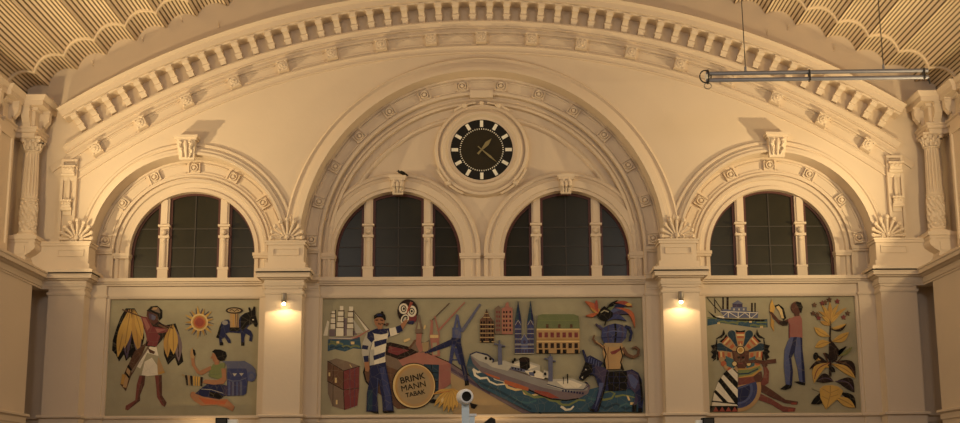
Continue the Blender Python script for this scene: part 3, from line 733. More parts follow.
b = MB(); b.prism([(-.16, z-.1), (.02, z+.04), (.12, z+.0), (.13, z-.1)], -.03, .03, DARKM); b.build('fin', root)
b = MB(); b.tube([(0, 0, 0), (0, 0, z-.08)], .025, DARKM, 8); b.build('pole', root)
# ------------------------------------------------------------------ mosaics: flat inlay built on panels at their real place
def hexc(h):
    c = [int(h[i:i+2], 16)/255 for i in (0, 2, 4)]
    return tuple(x/12.92 if x <= .04045 else ((x+.055)/1.055)**2.4 for x in c)
def inlay(name, col):
    key = 'inlay ' + name
    if key in MATS: return MATS[key]
    m = mat(key, col, 0.6, spec=.15, var=.16, vscale=2.2, bump=.1, bscale=12)
    nt = m.node_tree; b = nt.nodes['Principled BSDF']; src = b.inputs['Base Color'].links[0].from_socket
    tc = nt.nodes['Texture Coordinate']; v = nt.nodes.new('ShaderNodeTexVoronoi'); v.feature = 'DISTANCE_TO_EDGE'; v.inputs['Scale'].default_value = 3.6
    r = nt.nodes.new('ShaderNodeMapRange'); r.inputs[1].default_value = 0.0; r.inputs[2].default_value = .03; r.inputs[3].default_value = .26; r.inputs[4].default_value = 0
    mx = nt.nodes.new('ShaderNodeMix'); mx.data_type = 'RGBA'; mx.inputs[7].default_value = (.30, .25, .17, 1)
    nt.links.new(tc.outputs['Object'], v.inputs['Vector']); nt.links.new(v.outputs['Distance'], r.inputs[0]); nt.links.new(r.outputs[0], mx.inputs[0])
    nt.links.new(src, mx.inputs[6]); nt.links.new(mx.outputs[2], b.inputs['Base Color'])
    return m
PALETTE = dict(olive='978f74', black='120d0b', brown='5a3a2a', dkbrown='2a1a16', tan='b08a58', sand='a58b62', white='ddd2bd', cream='d8b878', yellow='c79a38', gold='b98a35',
               ochre='9a7434', maroon='7a3034', rose='9c5c54', pink='a8685a', skin='a8704a', dkskin='5a342a', rskin='7a3c34', orange='b4582a', red='9a4030', green='77804a', dkgreen='6a744c',
               navy='1e2450', blue='343c70', mid='4a5486', slate='5c6080', grey='8c8888', lgrey='b4aea2', purple='54425a', sea='2c5068', dsea='223c50', teal='3a6470', mauve='74626a', taupe='7a6454', umber='6a4834', violet='403658')
def C_(n):
    c = hexc(PALETTE[n]); g = (c[0]+c[1]+c[2])/3
    return inlay(n, tuple(min(1, (v*.82 + g*.18*k)*(1.15 if n == 'olive' else 1.02)) for v, k in zip(c, (1.02, 1, .95))))
YMUR = .11
def crop(x0, y0, k): return lambda pts: [(x0 + u/k, y0 + v/k) for u, v in pts]
class Pic:
    def __init__(s, root, loc): s.root = root; s.loc = loc; s.k = 0
    def part(s, name, items, T=None, label=None, parent=None):
        """items: (colour, points) drawn one above the other as thin inlay"""
        b = MB(); 
        for c, pts in items:
            if not pts: continue
            if T: pts = T(pts)
            s.k += 1; y = -.004 - .0003*s.k
            P = []
            for x, z in (Wr(px, py, YMUR) for px, py in pts):
                if not P or abs(P[-1][0]-x) + abs(P[-1][1]-z) > 1e-4: P.append((min(max(x, s.x0), s.x1) - s.loc[0], min(max(z, ZMB+.012), ZMT-.012) - s.loc[2]))
            b.prism(P, y, .0, C_(c))
        o = b.build(name, parent or s.root, smooth=0)
        if label: o['label'] = label
        return o
def line(p, q, w, w2=None):
    (a, b_), (c, d) = p, q; L = math.hypot(c-a, d-b_) or 1; nx, ny = -(d-b_)/L, (c-a)/L; w2 = w if w2 is None else w2
    return [(a+nx*w/2, b_+ny*w/2), (c+nx*w2/2, d+ny*w2/2), (c-nx*w2/2, d-ny*w2/2), (a-nx*w/2, b_-ny*w/2)]
def ell(cx, cy, rx, ry=None, n=24, a0=0, rot=0):
    ry = rx if ry is None else ry; o = []
    for i in range(n):
        t = a0 + 2*PI*i/n; x, y = rx*math.cos(t), ry*math.sin(t); o.append((cx + x*math.cos(rot) - y*math.sin(rot), cy + x*math.sin(rot) + y*math.cos(rot)))
    return o
def rect(a, b_, c, d): return [(a, b_), (c, b_), (c, d), (a, d)]
def stroke(pts, w, w1=None):
    """ribbon polygon along points"""
    n = len(pts); L = []; R = []; w1 = w if w1 is None else w1
    for i, (x, y) in enumerate(pts):
        a = pts[max(i-1, 0)]; c = pts[min(i+1, n-1)]; d = math.hypot(c[0]-a[0], c[1]-a[1]) or 1
        q = (w + (w1-w)*i/(n-1))/2; nx, ny = -(c[1]-a[1])/d*q, (c[0]-a[0])/d*q; L.append((x+nx, y+ny)); R.append((x-nx, y-ny))
    return L + R[::-1]
def curve(p0, p1, p2, n=10): return [((1-t)**2*p0[0]+2*t*(1-t)*p1[0]+t*t*p2[0], (1-t)**2*p0[1]+2*t*(1-t)*p1[1]+t*t*p2[1]) for t in [i/n for i in range(n+1)]]
def wave(x0, y0, x1, y1, n, amp, w):
    pts = []
    for i in range(n*8+1):
        t = i/(n*8); pts.append((x0+(x1-x0)*t, y0+(y1-y0)*t - amp*abs(math.sin(PI*n*t))))
    return stroke(pts, w)
def leaf(base, tip, w, bend=0, c='yellow', vein='ochre', n=8):
    (a, b_), (x, y) = base, tip; d = math.hypot(x-a, y-b_); nx, ny = -(y-b_)/d, (x-a)/d
    mid = [(a+(x-a)*i/n + nx*bend*math.sin(PI*i/n), b_+(y-b_)*i/n + ny*bend*math.sin(PI*i/n)) for i in range(n+1)]
    ws = [w*.5*math.sin(PI*min(1, (i/n)**1.1))+.2 for i in range(n+1)]
    pol = [(m[0]+nx*q, m[1]+ny*q) for m, q in zip(mid, ws)] + [(m[0]-nx*q, m[1]-ny*q) for m, q in reversed(list(zip(mid, ws)))]
    out = [(c, pol)]
    if vein: out.append((vein, stroke(mid[:-1], w*.09+.3)))
    return out
def panel(idx, label):
    a, c = mur[idx]; x = (a+c)/2; z = (ZMB+ZMT)/2
    root = empty('mosaic_mural', (x, YMUR, z), label=label, category='mural')
    b = MB(); b.box(a-x+.002, c-x-.002, 0, .10, ZMB-z+.002, ZMT-z-.002, C_('olive')); b.build('background', root, smooth=0, label='olive mosaic ground')
    p = Pic(root, (x, YMUR, z)); p.x0, p.x1 = a, c; return p

# ---- left mosaic
p = panel(0, 'left mosaic mural with leaf carrier, sun, pack donkey and seated woman')
L = crop(100, 290, 3.181)
def bundle(items, dark): return [('black', dark)] + items
it = [('black', [(82,58),(110,58),(122,80),(134,112),(141,150),(134,180),(128,216),(112,210),(106,230),(96,212),(82,226),(76,205),(60,228),(50,205),(38,192),(40,160),(52,120),(66,84)])]
for bs, tp, w, bd, c, v in (((100,64),(85,220),28,6,'purple','dkbrown'),((105,70),(122,215),26,-4,'mauve','dkbrown'),((92,62),(56,214),30,2,'yellow','ochre'),((98,60),(78,186),28,1,'yellow','ochre'),((104,62),(122,196),30,-3,'gold','ochre'),((108,62),(134,158),24,-3,'yellow','ochre')): it += leaf(bs, tp, w, bd, c, v)
p.part('tobacco_leaves', it, L, 'hanging bundle of yellow and purple-brown leaves at the far left')
it = [('black', [(208,112),(240,106),(252,140),(258,185),(265,228),(248,242),(238,215),(216,238),(203,205),(202,150)])]
for bs, tp, w, bd, c, v in (((232,110),(250,228),26,-6,'mauve','dkbrown'),((226,112),(215,215),24,6,'gold','ochre'),((232,108),(234,205),30,0,'yellow','ochre')): it += leaf(bs, tp, w, bd, c, v)
p.part('tobacco_leaves', it, L, 'smaller bundle of leaves on the right end of the pole')
p.part('leaf_carrier', [('brown', line((70,62),(232,122),4)),
  ('brown', [(110,195),(150,165),(120,240),(98,275),(82,322),(64,300),(80,258)]), ('tan', line((92,250),(78,310),12)), ('gold', line((75,268),(70,300),10)), ('black', line((88,240),(104,262),7)),('black', line((80,262),(94,280),6)),
  ('rskin', [(125,272),(144,272),(141,300),(127,335),(127,352),(88,383),(80,380),(82,368),(112,350),(117,300)]), ('dkskin', [(135,272),(144,272),(141,300),(127,335),(127,352),(88,383),(118,350),(124,320)]),
  ('rskin', [(174,268),(196,264),(197,310),(197,335),(212,358),(206,372),(196,366),(181,340),(178,300)]), ('dkskin', [(186,268),(196,264),(197,310),(197,335),(212,358),(206,372),(190,340)]),
  ('olive', [(118,240),(158,172),(178,172),(192,230),(206,262),(195,270),(150,274),(108,262)]), ('white', [(132,215),(160,170),(178,174),(186,210),(150,200),(128,250),(118,244)]), ('white', [(142,228),(165,215),(182,240),(184,270),(150,274),(132,270)]),
  ('tan', [(186,212),(206,262),(184,270),(182,235)]), ('gold', line((186,266),(205,260),7)),
  ('taupe', line((160,172),(100,262),6)), ('brown', [(150,182),(162,190),(175,196),(172,204),(158,200)]),
  ('dkbrown', [(135,88),(185,98),(218,122),(196,160),(176,182),(144,178),(150,150),(138,118)]), ('maroon', [(130,84),(150,86),(168,116),(218,124),(214,134),(172,140),(150,166),(146,140)]), ('maroon', [(168,128),(192,146),(180,180),(150,176)]), ('rose', [(134,88),(146,90),(160,118),(150,130)]), ('rose', [(176,122),(212,126),(182,136)]),
  ('umber', line((186,110),(215,124),6)),
  ('dkskin', [(150,66),(182,70),(186,100),(172,110),(160,102),(148,82)]), ('purple', [(155,74),(172,78),(170,98),(156,90)]), ('slate', [(164,78),(178,84),(174,96),(164,92)]),
  ('black', [(148,66),(162,52),(182,50),(198,64),(198,88),(188,98),(182,78),(160,70)]), ('taupe', [(162,62),(172,54),(188,58),(192,74),(178,70)]), ('tan', [(168,56),(184,55),(180,62),(166,64)])], L, 'dark-skinned carrier in maroon shirt and white skirt')
Sn = crop(180, 290, 6.04); cx, cy = 118, 195; it = []
for k in range(13):
    a = 2*PI*k/13 + .24; r1 = 100 if k % 2 else 88
    it.append(('yellow' if k % 2 else 'gold', [(cx+46*math.cos(a-.2), cy+46*math.sin(a-.2)), (cx+r1*math.cos(a), cy+r1*math.sin(a)), (cx+46*math.cos(a+.2), cy+46*math.sin(a+.2))]))
    a += .24; it.append(('purple', line((cx+52*math.cos(a), cy+52*math.sin(a)), (cx+86*math.cos(a+.1), cy+86*math.sin(a+.1)), 5, 2)))
it += [('cream', ell(cx, cy, 52)), ('gold', ell(cx, cy, 43)), ('orange', ell(cx, cy, 36)), ('red', ell(cx, cy, 26))]
p.part('sun', it, Sn, 'golden sun with pointed rays')
p.part('pack_donkey', [('black', stroke([(262,190),(245,225),(238,255),(226,290)], 12, 16)),
  ('navy', [(250,195),(272,180),(292,178),(305,200),(350,200),(365,160),(392,140),(418,132),(412,108),(420,104),(434,128),(446,98),(456,104),(456,150),(470,205),(462,224),(450,220),(440,200),(418,212),(402,232),(428,246),(440,272),(434,312),(418,308),(422,278),(396,262),(388,290),(388,336),(370,334),(368,262),(300,256),(275,262),(304,300),(308,322),(292,320),(268,284),(252,298),(260,334),(240,334),(236,290),(246,245)]),
  ('black', [(418,132),(412,108),(420,104),(434,128),(446,98),(456,104),(456,150),(470,205),(462,224),(450,220),(440,200),(405,215),(380,250),(366,230),(368,165),(392,140)]),
  ('grey', ell(272,198,18,14)), ('black', rect(300,224,362,250)), ('tan', [(302,140),(352,136),(356,226),(304,226)]), ('gold', rect(320,145,328,222)), ('dkbrown', line((336,140),(340,225),4)), ('dkbrown', line((346,140),(350,225),4)),
  ('dkbrown', ell(328,124,52,20)), ('sand', ell(328,124,40,12)), ('dkbrown', stroke([(300,124),(315,118),(330,130),(345,118),(356,126)], 5)), ('white', ell(442,180,5,4)),
  ('black', rect(370,316,388,336)), ('black', rect(242,316,260,334))], Sn, 'dark blue pack donkey carrying a basket')
Wn = crop(180, 350, 6.04)
p.part('stone_capital', [('slate', [(255,68),(390,66),(430,88),(455,115),(462,150),(450,185),(430,192),(405,185),(400,120),(285,112),(280,90)]), ('mid', ell(430,160,28,30)), ('slate', ell(432,160,14,16)), ('blue', [(285,112),(402,112),(410,170),(400,262),(385,274),(285,278)]),
  ('mid', rect(292,190,304,274)), ('slate', rect(316,192,326,276)), ('mid', rect(340,192,352,276)), ('slate', rect(362,190,376,274)), ('violet', rect(306,192,312,276)), ('violet', rect(330,192,336,276)), ('violet', rect(354,192,360,276)),
  ('slate', stroke([(288,178),(320,188),(360,186),(400,168)], 6)), ('lgrey', [(318,142),(345,142),(330,160)]), ('lgrey', [(358,140),(386,140),(372,158)])], Wn, 'blue fluted column capital')
p.part('seated_woman', [('skin', [(80,250),(130,280),(220,296),(285,296),(330,342),(318,372),(270,345),(220,332),(130,335),(86,308),(62,280),(66,258)]), ('orange', [(110,285),(220,305),(285,305),(270,330),(150,325)]),
  ('navy', [(168,205),(275,212),(290,272),(262,280),(240,300),(200,292),(150,284),(92,264),(130,230)]), ('black', [(180,250),(240,262),(262,280),(240,298),(180,282)]), ('lgrey', stroke([(130,236),(190,240),(262,262)], 3)),
  ('violet', rect(268,215,288,272)),
  ('green', [(200,86),(240,82),(272,76),(268,140),(262,172),(230,176),(175,160),(180,120)]), ('dkgreen', stroke([(170,150),(220,148),(265,140)], 4)),
  ('skin', [(66,44),(86,46),(90,90),(118,128),(186,96),(190,118),(132,152),(104,142),(72,92)]), ('skin', [(250,112),(278,112),(280,180),(262,206),(205,210),(135,200),(150,178),(225,182),(255,165)]),
  ('skin', [(212,50),(238,60),(236,88),(208,90)]), ('skin', [(196,22),(215,18),(238,50),(226,72),(202,70),(198,54),(184,48),(194,36)]), ('black', [(194,10),(212,-4),(245,-2),(275,10),(282,35),(270,62),(244,66),(228,58),(216,32),(206,18)]),
  ('tan', [(62,30),(66,0),(74,-12),(86,6),(92,40),(82,52),(68,48)]), ('black', [(78,-5),(88,0),(95,24),(88,40),(80,20)])], Wn, 'seated woman in green top and dark blue skirt')
it = [('sand', line((12,148),(40,162),8))]
for k, c in enumerate(('dkbrown','tan','dkbrown','yellow','yellow','yellow','dkbrown')): it.append((c, line((36+k*16, 152+k*2),(44+k*14, 212+k), 12, 7)))
p.part('cigars', it, Wn, 'row of dark and yellow cigars')

# ---- central mosaic
p = panel(1, 'wide central mosaic mural with striped sailor, tobacco cask, cranes and cargo ship')
E = crop(320, 290, 6.04); C1 = crop(315, 290, 3.181); C2 = crop(440, 290, 3.181); Ia = crop(480, 290, 6.04); Ga = crop(400, 290, 6.04); Ha = crop(400, 350, 6.04); Fa = crop(320, 350, 6.04)
it = [('sea', [(48,298),(240,285),(246,330),(250,358),(200,352),(150,372),(90,358),(46,370)]), ('dkgreen', wave(50,330,140,330,2,8,12)), ('dkgreen', wave(130,348,240,345,2,10,12)), ('dkgreen', line((60,308),(100,316),8)), ('dsea', wave(60,350,180,352,3,8,8)),
  ('cream', rect(100,308,116,322)), ('cream', rect(186,312,208,328)), ('purple', [(50,285),(240,280),(225,296),(60,296)]), ('pink', [(48,284),(100,288),(170,290),(228,276),(290,242),(302,240),(240,282),(190,298),(60,296)]), ('lgrey', [(50,284),(100,287),(200,288),(228,276),(190,296),(60,294)]),
  ('white', [(44,184),(56,192),(46,276),(20,276)])]
for c, q in (('white',(72,128,90,141)),('white',(68,146,92,166)),('white',(66,172,92,200)),('white',(64,206,92,234)),('mauve',(56,238,90,280)),('white',(120,97,141,122)),('white',(110,130,142,156)),('white',(108,162,143,189)),('white',(104,195,142,224)),('white',(92,230,142,278)),
             ('mauve',(142,170,162,276)),('white',(176,100,200,126)),('white',(170,135,200,161)),('white',(168,168,200,196)),('white',(165,205,202,232)),('lgrey',(162,236,198,276)),('mauve',(198,246,222,272))): it.append((c, rect(*q)))
for x in (92, 143, 202): it.append(('dkbrown', rect(x, 120, x+4, 278)))
for a, b_, c in ((66,92,143),(66,92,169),(64,92,203),(110,142,126),(106,142,159),(104,142,192),(96,142,227),(170,202,131),(168,202,164),(164,202,200),(162,202,234)): it.append(('brown', rect(a-2, c-2, b_+2, c+2)))
it += [('lgrey', [(200,176),(262,256),(216,262)]), ('white', [(204,132),(294,240),(278,246)]), ('brown', stroke([(204,128),(298,240)], 3))]
p.part('sailing_ship', it, E, 'three-masted sailing ship with white sails')
p.part('crates', [('taupe', [(45,68),(98,50),(170,70),(238,96),(142,126)]), ('umber', [(45,68),(142,126),(142,240),(44,188)]), ('maroon', [(142,126),(238,98),(236,228),(142,242)]), ('taupe', [(48,192),(142,244),(146,360),(76,340),(48,262)]), ('maroon', [(142,244),(236,232),(226,335),(150,362)]),
  ('dkbrown', stroke([(45,66),(142,126),(240,98)], 4)), ('dkbrown', stroke([(44,188),(142,242),(236,230)], 5)), ('dkbrown', stroke([(142,126),(142,242),(148,362)], 4)), ('dkbrown', line((80,90),(78,340),3)), ('purple', line((180,116),(184,352),3)), ('purple', line((210,106),(208,345),3)), ('umber', line((142,180),(236,164),3)),
  ('cream', rect(52,136,62,158)), ('cream', rect(90,168,102,198)), ('cream', rect(96,302,106,328)), ('cream', line((180,88),(192,106),4))], Fa, 'two stacked tan and maroon crates')
it = [('umber', [(160,232),(200,185),(228,178),(330,215),(385,262),(380,340),(330,375),(262,378),(190,318),(158,285)]), ('black', stroke([(166,225),(155,262),(162,290),(185,318)], 5))]
for k in range(5): it.append(('brown', line((172+k*3, 225+k*24),(300, 250+k*28), 2)))
it += [('taupe', [(226,205),(320,235),(262,255),(226,240)]), ('dkbrown', line((226,180),(320,215),3))]
p.part('cask', it, C1, 'brown wooden cask behind the sailor')
p.part('warehouse', [('mauve', [(430,232),(440,236),(509,288),(600,345),(700,392),(660,392),(509,308),(430,262)]), ('purple', [(430,244),(509,296),(560,322),(556,332),(509,304),(430,256)]), ('sand', [(430,262),(509,308),(660,394),(440,394)]),
  ('pink', [(262,218),(340,195),(432,232),(432,298),(400,322),(320,300)]), ('rose', [(395,240),(432,234),(432,298),(400,322)]), ('dkbrown', [(224,170),(240,166),(345,192),(270,222),(226,206)]), ('maroon', [(236,178),(300,192),(262,208),(232,198)]), ('dkbrown', stroke([(262,220),(340,193),(432,232),(509,284)], 3)),
  ('dsea', [(345,236),(395,238),(393,322),(372,322)]), ('black', line((352,262),(394,264),2)), ('black', line((362,290),(393,292),2)), ('black', line((370,238),(378,320),2)), ('black', stroke([(509,288),(600,343),(720,394)], 4))], C1, 'pink warehouse and sloping quay')
p.part('tan_crane', [('taupe', [(112,150),(120,150),(136,230),(134,262),(92,262),(94,232)]), ('olive', [(114,190),(124,236),(104,236)]), ('taupe', [(84,300),(150,318),(176,300),(182,372),(120,380),(60,350)]), ('umber', [(90,300),(104,300),(60,360),(50,350)]), ('pink', [(100,262),(132,262),(128,320),(160,350),(120,380),(96,330)]), ('sand', [(132,320),(174,314),(170,370),(140,372)]), ('brown', line((96,262),(140,262),4)),
  ('brown', stroke([(298,80),(222,155),(186,190)], 4)), ('pink', stroke([(392,74),(300,172),(228,250)], 6, 12)), ('pink', [(188,182),(200,186),(198,270),(234,270),(206,160),(214,158),(240,262),(236,310),(242,400),(196,402),(184,310),(178,280)]), ('olive', [(196,320),(222,318),(226,390),(200,392)]), ('cream', rect(182,272,232,290)), ('cream', [(150,210),(158,216),(150,238),(140,234)]), ('cream', [(22,302),(60,290),(62,302),(26,318)]), ('pink', [(182,180),(196,184),(190,210)])], Ga, 'pair of tan and pink harbour cranes')
p.part('blue_crane', [('slate', stroke([(484,86),(430,168),(372,252)], 12, 20)), ('mid', [(340,148),(352,150),(372,250),(356,262),(346,178),(332,260),(316,262)]), ('mid', rect(316,228,370,292)), ('slate', rect(330,240,352,270)), ('navy', [(148,378),(200,348),(312,296),(324,330),(270,350),(210,372),(152,384)]), ('navy', [(310,288),(368,292),(366,340),(320,340)]), ('blue', [(312,330),(334,330),(312,450),(294,440)]), ('navy', [(332,310),(366,310),(414,548),(392,560),(350,380)]), ('blue', [(320,352),(344,352),(372,450),(356,450)]), ('black', [(392,550),(414,545),(418,575),(392,580)]), ('blue', stroke([(304,420),(358,424)], 7))], Ga, 'blue harbour crane')
# mask held up
p.part('mask', [('dkbrown', ell(295,68,33,38,28,0,.1)), ('maroon', ell(310,88,14,18)), ('white', ell(282,60,15,17)), ('white', ell(308,68,15,18)), ('black', ell(282,60,9,11)), ('white', ell(282,60,6,8)), ('black', ell(283,60,3.4,4.5)), ('black', ell(308,68,9,11)), ('white', ell(308,68,6,8)), ('black', ell(308,68,3.4,4.5)), ('red', [(303,38),(312,40),(300,64),(290,82),(294,62)]), ('white', ell(286,93,12,16,20,0,.5)), ('black', ell(286,93,8,12,20,0,.5)), ('lgrey', ell(286,93,4,8,20,0,.5)), ('navy', [(300,98),(318,98),(312,110),(296,108)])], C1, 'round brown mask with white ringed eyes')
p.part('sailor', [
  ('white', [(232,124),(262,117),(266,140),(236,150)]), ('navy', [(222,124),(236,122),(240,148),(226,152)]), ('navy', [(256,118),(274,111),(279,130),(262,139)]), ('skin', [(272,111),(284,98),(292,92),(296,98),(288,112),(279,126)]),
  ], C1, 'raised arm and hand')
p.part('sailor', [
  ('white', [(282,262),(310,250),(345,234),(408,238),(414,262),(402,320),(394,380),(396,440),(340,450),(300,462),(300,380),(318,320),(290,300)]),
  ('lgrey', [(282,262),(310,254),(318,300),(312,330),(300,360),(292,440),(266,440),(252,380),(258,320)]), ('navy', [(288,256),(312,250),(326,270),(330,300),(312,320),(284,290)]), ('navy', [(258,332),(294,338),(288,362),(252,356)]), ('navy', [(262,400),(294,396),(292,436),(268,436)]),
  ('lgrey', rect(300,360,328,462)),
  ('navy', [(300,250),(345,232),(408,236),(410,262),(370,270),(330,264)]), ('navy', [(328,312),(404,294),(402,322),(330,346)]), ('navy', [(322,398),(394,374),(392,402),(326,426)]), ('navy', [(300,458),(396,436),(396,446),(300,468)]),
  ('skin', [(268,436),(296,434),(300,478),(292,496),(274,490)]),
  ('skin', [(330,172),(365,165),(392,180),(388,205),(378,216),(376,236),(350,238),(346,222),(334,212),(328,190)]), ('dkskin', [(334,180),(352,178),(352,186),(336,188)]), ('dkskin', [(364,178),(384,182),(382,190),(366,186)]), ('umber', [(352,198),(372,204),(368,214),(350,208)]),
  ('black', [(326,172),(326,156),(345,142),(368,138),(372,128),(382,132),(384,142),(394,152),(398,182),(388,184),(378,168),(350,164),(330,176)]), ('navy', [(340,150),(364,143),(380,156),(350,160)]),
  ('dkbrown', stroke([(372,202),(388,208),(404,214)], 5)), ('umber', [(394,204),(400,204),(402,198),(414,200),(414,210),(404,220),(396,218)])], E, 'beret, face with pipe and striped jersey')
p.part('sailor', [('navy', [(302,102),(396,78),(408,140),(430,250),(446,370),(380,372),(376,300),(354,184),(346,280),(352,374),(280,372),(284,262),(300,180)]), ('blue', [(360,110),(392,100),(424,250),(436,360),(400,364),(390,270)]), ('dsea', [(290,240),(318,240),(316,362),(286,362)]), ('mid', line((350,170),(344,280),3)),
  ('black', [(296,370),(352,372),(354,384),(330,382)]), ('black', [(378,368),(446,368),(448,378),(384,380)])], Fa, 'dark blue bell-bottom trousers')
# cask head with its lettering
p.part('cask_head', [('dkbrown', ell(315,305,70,73,40)), ('cream', ell(315,305,67,70,40)), ('gold', ell(317,305,62,66,40)), ('tan', ell(319,306,60,64,40)), ('sand', ell(316,306,52,57,40))], C1, 'round tan cask head')
def lettering(text, px, py, height, width, ang):
    cu = bpy.data.curves.new('t', 'FONT'); cu.body = text; cu.align_x = 'CENTER'; cu.align_y = 'CENTER'; cu.size = 1; cu.extrude = .004; cu.offset = 0 if 'M' in text else .010
    t = bpy.data.objects.new('t', cu); COL.objects.link(t); me = bpy.data.meshes.new_from_object(t.evaluated_get(bpy.context.evaluated_depsgraph_get())); bpy.data.objects.remove(t)
    xs = [v.co.x for v in me.vertices]; ys = [v.co.y for v in me.vertices]; sx = width/U/(max(xs)-min(xs)); sy = height/U/(max(ys)-min(ys))
    x, z = Wr(px, py, YMUR)
    me.transform(Matrix.Translation((x - p.loc[0], -.004 - .0003*p.k - .006, z - p.loc[2])) @ Matrix.Rotation(-math.radians(ang), 4, 'Y') @ Matrix.Rotation(PI/2, 4, 'X') @ Matrix.Diagonal((sx, sy, 1, 1)))
    me.materials.clear(); me.materials.append(C_('black')); link('lettering', me, p.root, label='dark letters reading %s' % text)
lettering('BRINK', 412.4, 378.6, 6.0, 24.5, 12); lettering('MANN', 413.6, 386.6, 5.6, 24, 12); lettering('TABAK', 415.4, 393.8, 4.4, 19.5, 12)
it = [('black', [(176,310),(200,296),(222,300),(220,318),(186,320)]), ('black', [(420,318),(470,332),(450,356),(430,350)])]
for tp, w, bd in (((200,268),22,4),((206,340),26,10),((232,352),26,6),((262,372),28,4),((292,378),26,0),((318,372),28,-4),((345,352),28,-6),((380,330),26,-10),((372,292),24,-8)): it += leaf((310,236), tp, w, bd, 'yellow', 'ochre')
it += [('cream', [(246,300),(262,284),(264,306),(252,322)]), ('gold', line((296,240),(330,238),10)), ('orange', line((205,262),(300,250),3))]
p.part('tobacco_leaves', it, Ha, 'fan of golden leaves beside the cask')
# town
it = [('umber', [(0,180),(22,160),(40,118),(58,160),(84,190),(86,318),(0,318)]), ('dkbrown', line((40,118),(42,318),4))]
for k in range(5):
    z = 190 + k*26
    for x in (4, 20, 52, 70): it.append(('black', rect(x, z, x+10, z+14)))
    it.append(('cream', rect(0, z+18, 86, z+21)))
it += [('cream', rect(20,165,60,168)), ('cream', rect(30,142,50,145)), ('black', rect(8,298,20,318)), ('black', rect(56,298,70,318))]
p.part('gabled_house', it, Ia, 'dark gabled town house')
it = [('taupe', [(90,112),(112,94),(132,118),(134,268),(90,268)]), ('pink', [(132,112),(152,104),(154,84),(170,72),(176,104),(196,110),(198,268),(132,268)])]
for k in range(5):
    z = 128 + k*27
    for x in (98, 112, 140, 156, 178): it.append(('maroon' if x < 130 else 'dkbrown', rect(x, z, x+9, z+14)))
    it.append(('tan', rect(134, z+17, 197, z+20)))
p.part('gabled_house', it, Ia, 'pair of pale red gabled houses')
it = []
for x in (230, 305):
    it += [('blue', rect(x-20,188,x+20,385)), ('dsea', [(x-20,190),(x,66),(x+20,190)]), ('navy', [(x,66),(x+20,190),(x+4,190)]), ('violet', [(x-14,212),(x,186),(x+14,212)]), ('lgrey', stroke([(x-18,214),(x,184),(x+18,214)], 3))]
    for z in (240, 268, 300, 330): it += [('lgrey', rect(x-20, z-4, x+20, z-1)), ('violet', rect(x-14, z+4, x-4, z+20)), ('violet', rect(x+4, z+4, x+14, z+20))]
it += [('mid', [(248,300),(268,268),(288,300),(288,385),(248,385)]), ('lgrey', stroke([(246,302),(268,266),(290,302)], 3)), ('violet', ell(268,315,8,10)), ('lgrey', rect(210,332,326,335)), ('lgrey', rect(210,352,326,355)), ('lgrey', rect(210,383,326,387))]
for k in range(6): it.append(('violet', rect(216+k*18, 362, 228+k*18, 382)))
p.part('cathedral', it, Ia, 'twin-spired blue church')
it = [('dkgreen', [(312,82),(325,78),(425,78),(440,84),(444,124),(307,124)]), ('green', line((312,98),(440,98),2)), ('tan', rect(307,124,443,202)), ('cream', rect(307,124,443,129)), ('ochre', rect(307,156,443,159)), ('cream', rect(307,163,443,166))]
for k in range(7): it += [('maroon', rect(313+k*19, 136, 324+k*19, 152)), ('dkbrown', rect(313+k*19, 170, 324+k*19, 186))]
for k in (0, 1, 3, 4, 6): it.append(('black', rect(314+k*19, 190, 326+k*19, 202)))
for k in (1, 3, 5): it.append(('brown', rect(318+k*19, 110, 326+k*19, 122)))
p.part('town_hall', it, C2, 'long yellow building with green roof')
# ship in its sea
it = [('sea', [(95,205),(120,200),(110,235),(170,260),(300,320),(430,345),(470,318),(520,305),(580,298),(640,296),(645,388),(290,390),(200,345),(130,310),(95,275),(84,245)])]
it += [('white', stroke([(104,252),(120,262),(145,258),(165,272),(175,284),(205,292)], 8, 5)), ('white', stroke([(108,256),(112,272),(128,282),(150,280),(158,292),(180,302),(208,300)], 9, 4)), ('cream', stroke([(205,292),(215,310),(240,318),(262,316),(268,330),(290,336),(318,332)], 9, 5)),
  ('green', stroke([(262,316),(276,330),(300,342),(332,340),(350,352),(372,355),(400,346)], 9, 5)), ('green', stroke([(282,280),(292,300),(320,316),(345,318),(360,328),(390,334),(430,322)], 10, 5)), ('white', stroke([(384,370),(400,382),(415,380),(425,370)], 9, 5)), ('green', stroke([(372,355),(388,366),(410,366),(440,350),(462,352)], 9, 5)), ('teal', stroke([(470,345),(492,350),(510,340),(520,330)], 6)), ('teal', stroke([(230,340),(252,356),(280,360),(306,352)], 6)), ('dsea', stroke([(120,292),(150,306),(180,318),(210,334),(240,352),(290,380)], 7)),
  ('green', stroke([(500,342),(520,350),(545,345),(555,330),(540,322),(520,328)], 8, 4)), ('green', stroke([(556,340),(580,335),(600,338),(625,345)], 7, 3)), ('dsea', stroke([(470,380),(500,362),(525,378),(560,362),(590,380),(620,366)], 8)), ('cream', rect(522,300,534,306)), ('cream', [(592,336),(600,340),(604,352),(598,352)]), ('cream', rect(604,358,618,366)), ('teal', stroke([(570,372),(590,362),(612,372)], 6))]
p.part('sea', it, C2, 'blue waves with cream and green crests')
